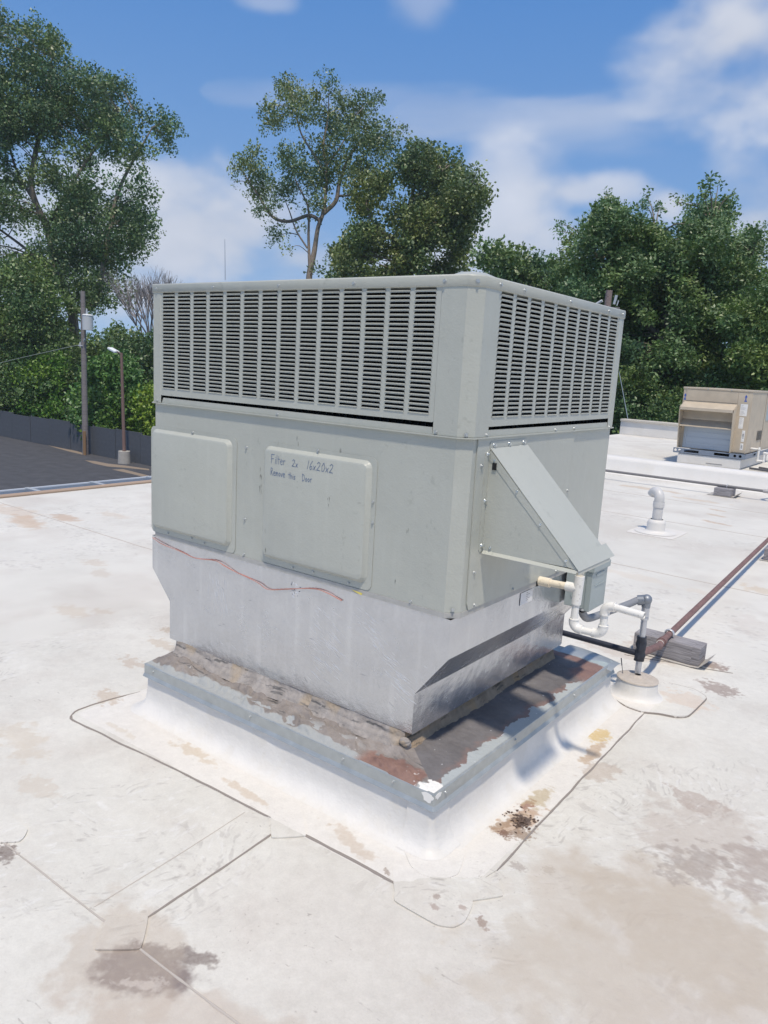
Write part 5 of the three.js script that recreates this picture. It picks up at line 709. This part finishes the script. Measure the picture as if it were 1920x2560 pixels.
{ // bare tree
  const r = rng(61), t = thing('bare_tree', 'leafless twiggy tree beside the unit\'s upper edge', 'tree', [0, -4.83, 0]), D = 56, l = [];
  const go = (p, d, len, rad, k) => { const q = p.clone().addScaledVector(d, len); l.push(taperTube([p, p.clone().lerp(q, 0.5).add(V((r() - 0.5) * len * 0.12, (r() - 0.5) * len * 0.1, 0)), q], [rad, rad * 0.8, rad * 0.62], 4, 5)); if (k <= 0) return; const n = k > 3 ? 3 : 2 + (r() < 0.6); for (let i = 0; i < n; i++) { const e = d.clone().add(V((r() - 0.5) * 1.1, 0.12 + (r() - 0.35) * 0.5, (r() - 0.5) * 1.1)).normalize(); go(q.clone().lerp(p, r() * 0.25), e, len * (0.68 + 0.2 * r()), rad * 0.62, k - 1); } };
  const b = at(385, 900, D), s = V(b.x, -4.83, b.z); t.position.set(s.x, -4.83, s.z); l.push(taperTube([s, s.clone().lerp(b, 0.5), b], [0.2, 0.17, 0.14], 6, 7)); for (let i = 0; i < 6; i++) go(b, V((r() - 0.5) * 1.0, 1, (r() - 0.5) * 0.8).normalize(), 1.9, 0.11, 5); part('branches', merge(l), M({ color: col(140, 134, 134), roughness: 1 }), t);
}
const mz = (l) => l.map(([x, y, R, d]) => [540 + x * 0.434, 160 + y * 0.434, R * 0.434, d ?? 1]);
const mp = (l) => l.map(([x, y, dd, R]) => [540 + x * 0.434, 160 + y * 0.434, dd, R]);
tree({ name: 'sparse_tree', label: 'tall sparse poplar with forked bare trunk above the unit', dist: 56, seed: 111, group: TG, kind: 'fine', fluff: 1.5, sprigs: 3100, depth: 4, twig: 0.8, tint: [0.07, 0.102, 0.055],
  clumps: mz([[400, 120, 60], [450, 190, 70, 1.1], [500, 270, 75, 1.2], [320, 250, 50, 0.7], [310, 330, 60, 0.9], [380, 330, 50, 0.9], [640, 110, 60, 0.45], [700, 170, 60, 0.55], [560, 180, 50, 0.5], [720, 290, 75, 1], [810, 240, 70, 0.9], [900, 220, 55, 0.8], [930, 190, 30, 0.8], [850, 380, 80, 1.3], [760, 420, 80, 1], [960, 400, 70, 0.9], [1050, 400, 45, 0.7], [890, 480, 80, 1.2], [1000, 500, 60, 0.8], [680, 380, 70, 0.8], [620, 300, 60, 0.6], [430, 560, 75, 1.1], [400, 520, 50, 0.9], [500, 620, 60, 1], [210, 520, 55, 0.8], [190, 580, 60, 1], [120, 590, 45, 0.7], [250, 640, 60, 1], [290, 720, 60, 0.9], [220, 740, 50, 0.9], [100, 680, 30, 0.3], [380, 730, 60, 1], [440, 700, 55, 1], [570, 680, 70, 1.1], [620, 640, 60, 0.9], [540, 830, 55, 0.6], [600, 780, 50, 0.6], [300, 830, 50, 0.9], [240, 850, 35, 0.6], [700, 570, 80, 1.1], [760, 640, 60, 0.9], [640, 480, 70, 0.6], [550, 450, 60, 0.5], [350, 960, 50, 0.6], [330, 1000, 40, 0.5], [420, 1060, 40, 0.25], [480, 940, 40, 0.25], [560, 1180, 30, 0.7], [590, 560, 60, 0.6], [830, 600, 60, 1]]),
  limbs: [mp([[535, 1400, 0, 0.34], [540, 1220, 0, 0.32], [560, 1080, 0, 0.27], [590, 930, 0, 0.26], [620, 860, 0, 0.22], [632, 740, 0, 0.16], [635, 600, 0, 0.13], [620, 480, 0, 0.1], [640, 330, 0, 0.07], [650, 180, 0, 0.03]]), mp([[620, 860, 0, 0.18], [690, 790, 0, 0.15], [710, 690, 0, 0.12], [760, 560, 0, 0.09], [850, 440, 0, 0.06], [1020, 410, 0, 0.03]]), mp([[600, 905, 0, 0.14], [570, 880, 0, 0.13], [530, 875, 0, 0.12], [420, 905, 0, 0.1], [330, 885, 0, 0.08], [230, 740, 0, 0.05], [140, 600, 0, 0.03]]), mp([[540, 1180, 0, 0.12], [530, 1000, 0, 0.1], [525, 820, 0, 0.08], [470, 700, 0, 0.05], [420, 560, 0, 0.03]]), mp([[525, 1060, 0, 0.07], [460, 960, 0, 0.06], [420, 840, 0, 0.04], [370, 720, 0, 0.02]]), mp([[635, 640, 0, 0.1], [560, 520, 0, 0.08], [490, 400, 0, 0.06], [450, 230, 0, 0.03]]), mp([[710, 760, 0, 0.09], [780, 750, 0, 0.07], [850, 640, 0, 0.04]]), mp([[635, 590, 0, 0.07], [720, 470, 0, 0.05], [800, 300, 0, 0.03]])] });
tree({ name: 'leafy_tree', label: 'dense olive green tree touching the sparse poplar', dist: 53, seed: 112, group: TG, kind: 'far', sprigs: 7600, n: 170, r: 27, depth: 6, poly: mz([[1195, 440], [1270, 490], [1330, 500], [1400, 545], [1540, 595], [1575, 770], [1520, 880], [1470, 1040], [1450, 1140], [1470, 1330], [640, 1330], [645, 1010], [715, 900], [750, 800], [800, 640], [850, 570], [1000, 560], [1080, 500]]).map((p) => [p[0], p[1]]), holes: mz([[1060, 730, 45], [740, 940, 22], [960, 1140, 30], [1250, 1110, 26]]), extra: mz([[1150, 470, 40], [1230, 500, 40], [1305, 530, 42], [1300, 600, 45], [1390, 590, 42], [1380, 660, 45], [1490, 640, 50], [1530, 740, 45], [1240, 600, 45]]), tint: [0.068, 0.098, 0.042],
  limbs: [mp([[1060, 1400, 0, 0.3], [1060, 1200, 0, 0.26], [1080, 1000, 0, 0.2], [1120, 800, 0, 0.13], [1180, 560, 0, 0.05]]), mp([[1080, 1000, 0, 0.14], [1300, 850, 0, 0.09], [1480, 680, 0, 0.04]]), mp([[1080, 1050, 0, 0.14], [900, 900, 0, 0.09], [850, 680, 0, 0.04]]), mp([[1120, 800, 0, 0.1], [1300, 620, 0, 0.05]])] });
tree({ name: 'hedge_tree', label: 'rounded green trees showing above the unit\'s near corner', category: 'trees', dist: 44, seed: 113, group: TG, kind: 'mid', sprigs: 7000, n: 90, r: 34, depth: 5, poly: [[1160, 700], [1175, 640], [1225, 605], [1262, 620], [1290, 645], [1330, 640], [1385, 650], [1430, 690], [1500, 720], [1540, 800], [1540, 960], [1160, 960]], tint: [0.06, 0.1, 0.045] });
tree({ name: 'elm_tree', label: 'big bushy elm with spiky top shoots beyond the parapet', dist: 34, seed: 114, group: TG, kind: 'near', sprigs: 17500, n: 300, r: 34, depth: 5.5, poly: [[1385, 590], [1400, 560], [1440, 600], [1475, 555], [1500, 510], [1535, 515], [1560, 545], [1600, 530], [1640, 540], [1690, 520], [1730, 530], [1765, 500], [1800, 495], [1830, 520], [1820, 570], [1860, 590], [1905, 570], [1920, 610], [1905, 690], [1870, 705], [1850, 770], [1835, 830], [1850, 900], [1810, 1000], [1700, 1090], [1560, 1100], [1500, 960], [1430, 760], [1400, 690]], holes: [[1815, 885, 16], [1690, 575, 8]],
  extra: [[1520, 500, 13], [1517, 480, 9], [1612, 508, 14], [1615, 488, 9], [1650, 520, 14], [1763, 480, 15], [1770, 455, 9], [1795, 462, 8], [1815, 498, 12], [1828, 488, 8], [1408, 562, 12], [1398, 578, 10], [1880, 580, 16], [1908, 565, 10], [1540, 530, 16], [1720, 505, 14], [1690, 505, 12]], tint: [0.056, 0.098, 0.046],
  limbs: [[[1690, 1060, 0, 0.24], [1680, 900, 0, 0.2], [1660, 760, 0, 0.15], [1640, 600, 0, 0.05]], [[1680, 900, 0, 0.15], [1760, 760, 0, 0.11], [1780, 560, 0, 0.04]], [[1680, 880, 0, 0.14], [1560, 740, 0, 0.1], [1480, 620, 0, 0.04]], [[1680, 920, 0, 0.12], [1800, 820, 0, 0.08], [1880, 640, 0, 0.03]]] });
tree({ name: 'side_tree', label: 'lighter green tree at the right beside the big elm', dist: 32, seed: 115, group: TG, kind: 'near', sprigs: 9000, n: 90, r: 34, depth: 4, poly: [[1800, 760], [1850, 735], [1890, 700], [1950, 690], [2040, 700], [2040, 1010], [1900, 1020], [1820, 990], [1800, 900]], holes: [[1815, 885, 14]], extra: [[1890, 705, 14], [1905, 690, 10]], tint: [0.07, 0.115, 0.045], limbs: [[[1900, 1000, 0, 0.16], [1900, 880, 0, 0.12], [1920, 760, 0, 0.05]]] });
tree({ name: 'elm_shade_fill', label: 'dark hedge added behind the parapet to fill the deep elm shade', category: 'trees', dist: 37, seed: 116, group: TG, kind: 'mid', sprigs: 7000, n: 90, r: 44, depth: 4, poly: [[1380, 800], [1600, 780], [1800, 860], [2040, 850], [2040, 1120], [1380, 1120]], tint: [0.04, 0.072, 0.035] });  // added hedge, leaf tint darkened to stand in for the elm's shaded underside

scene.traverse((o) => { if (o.isMesh) { o.castShadow = true; o.receiveShadow = true; } });
renderer.render(scene, camera);
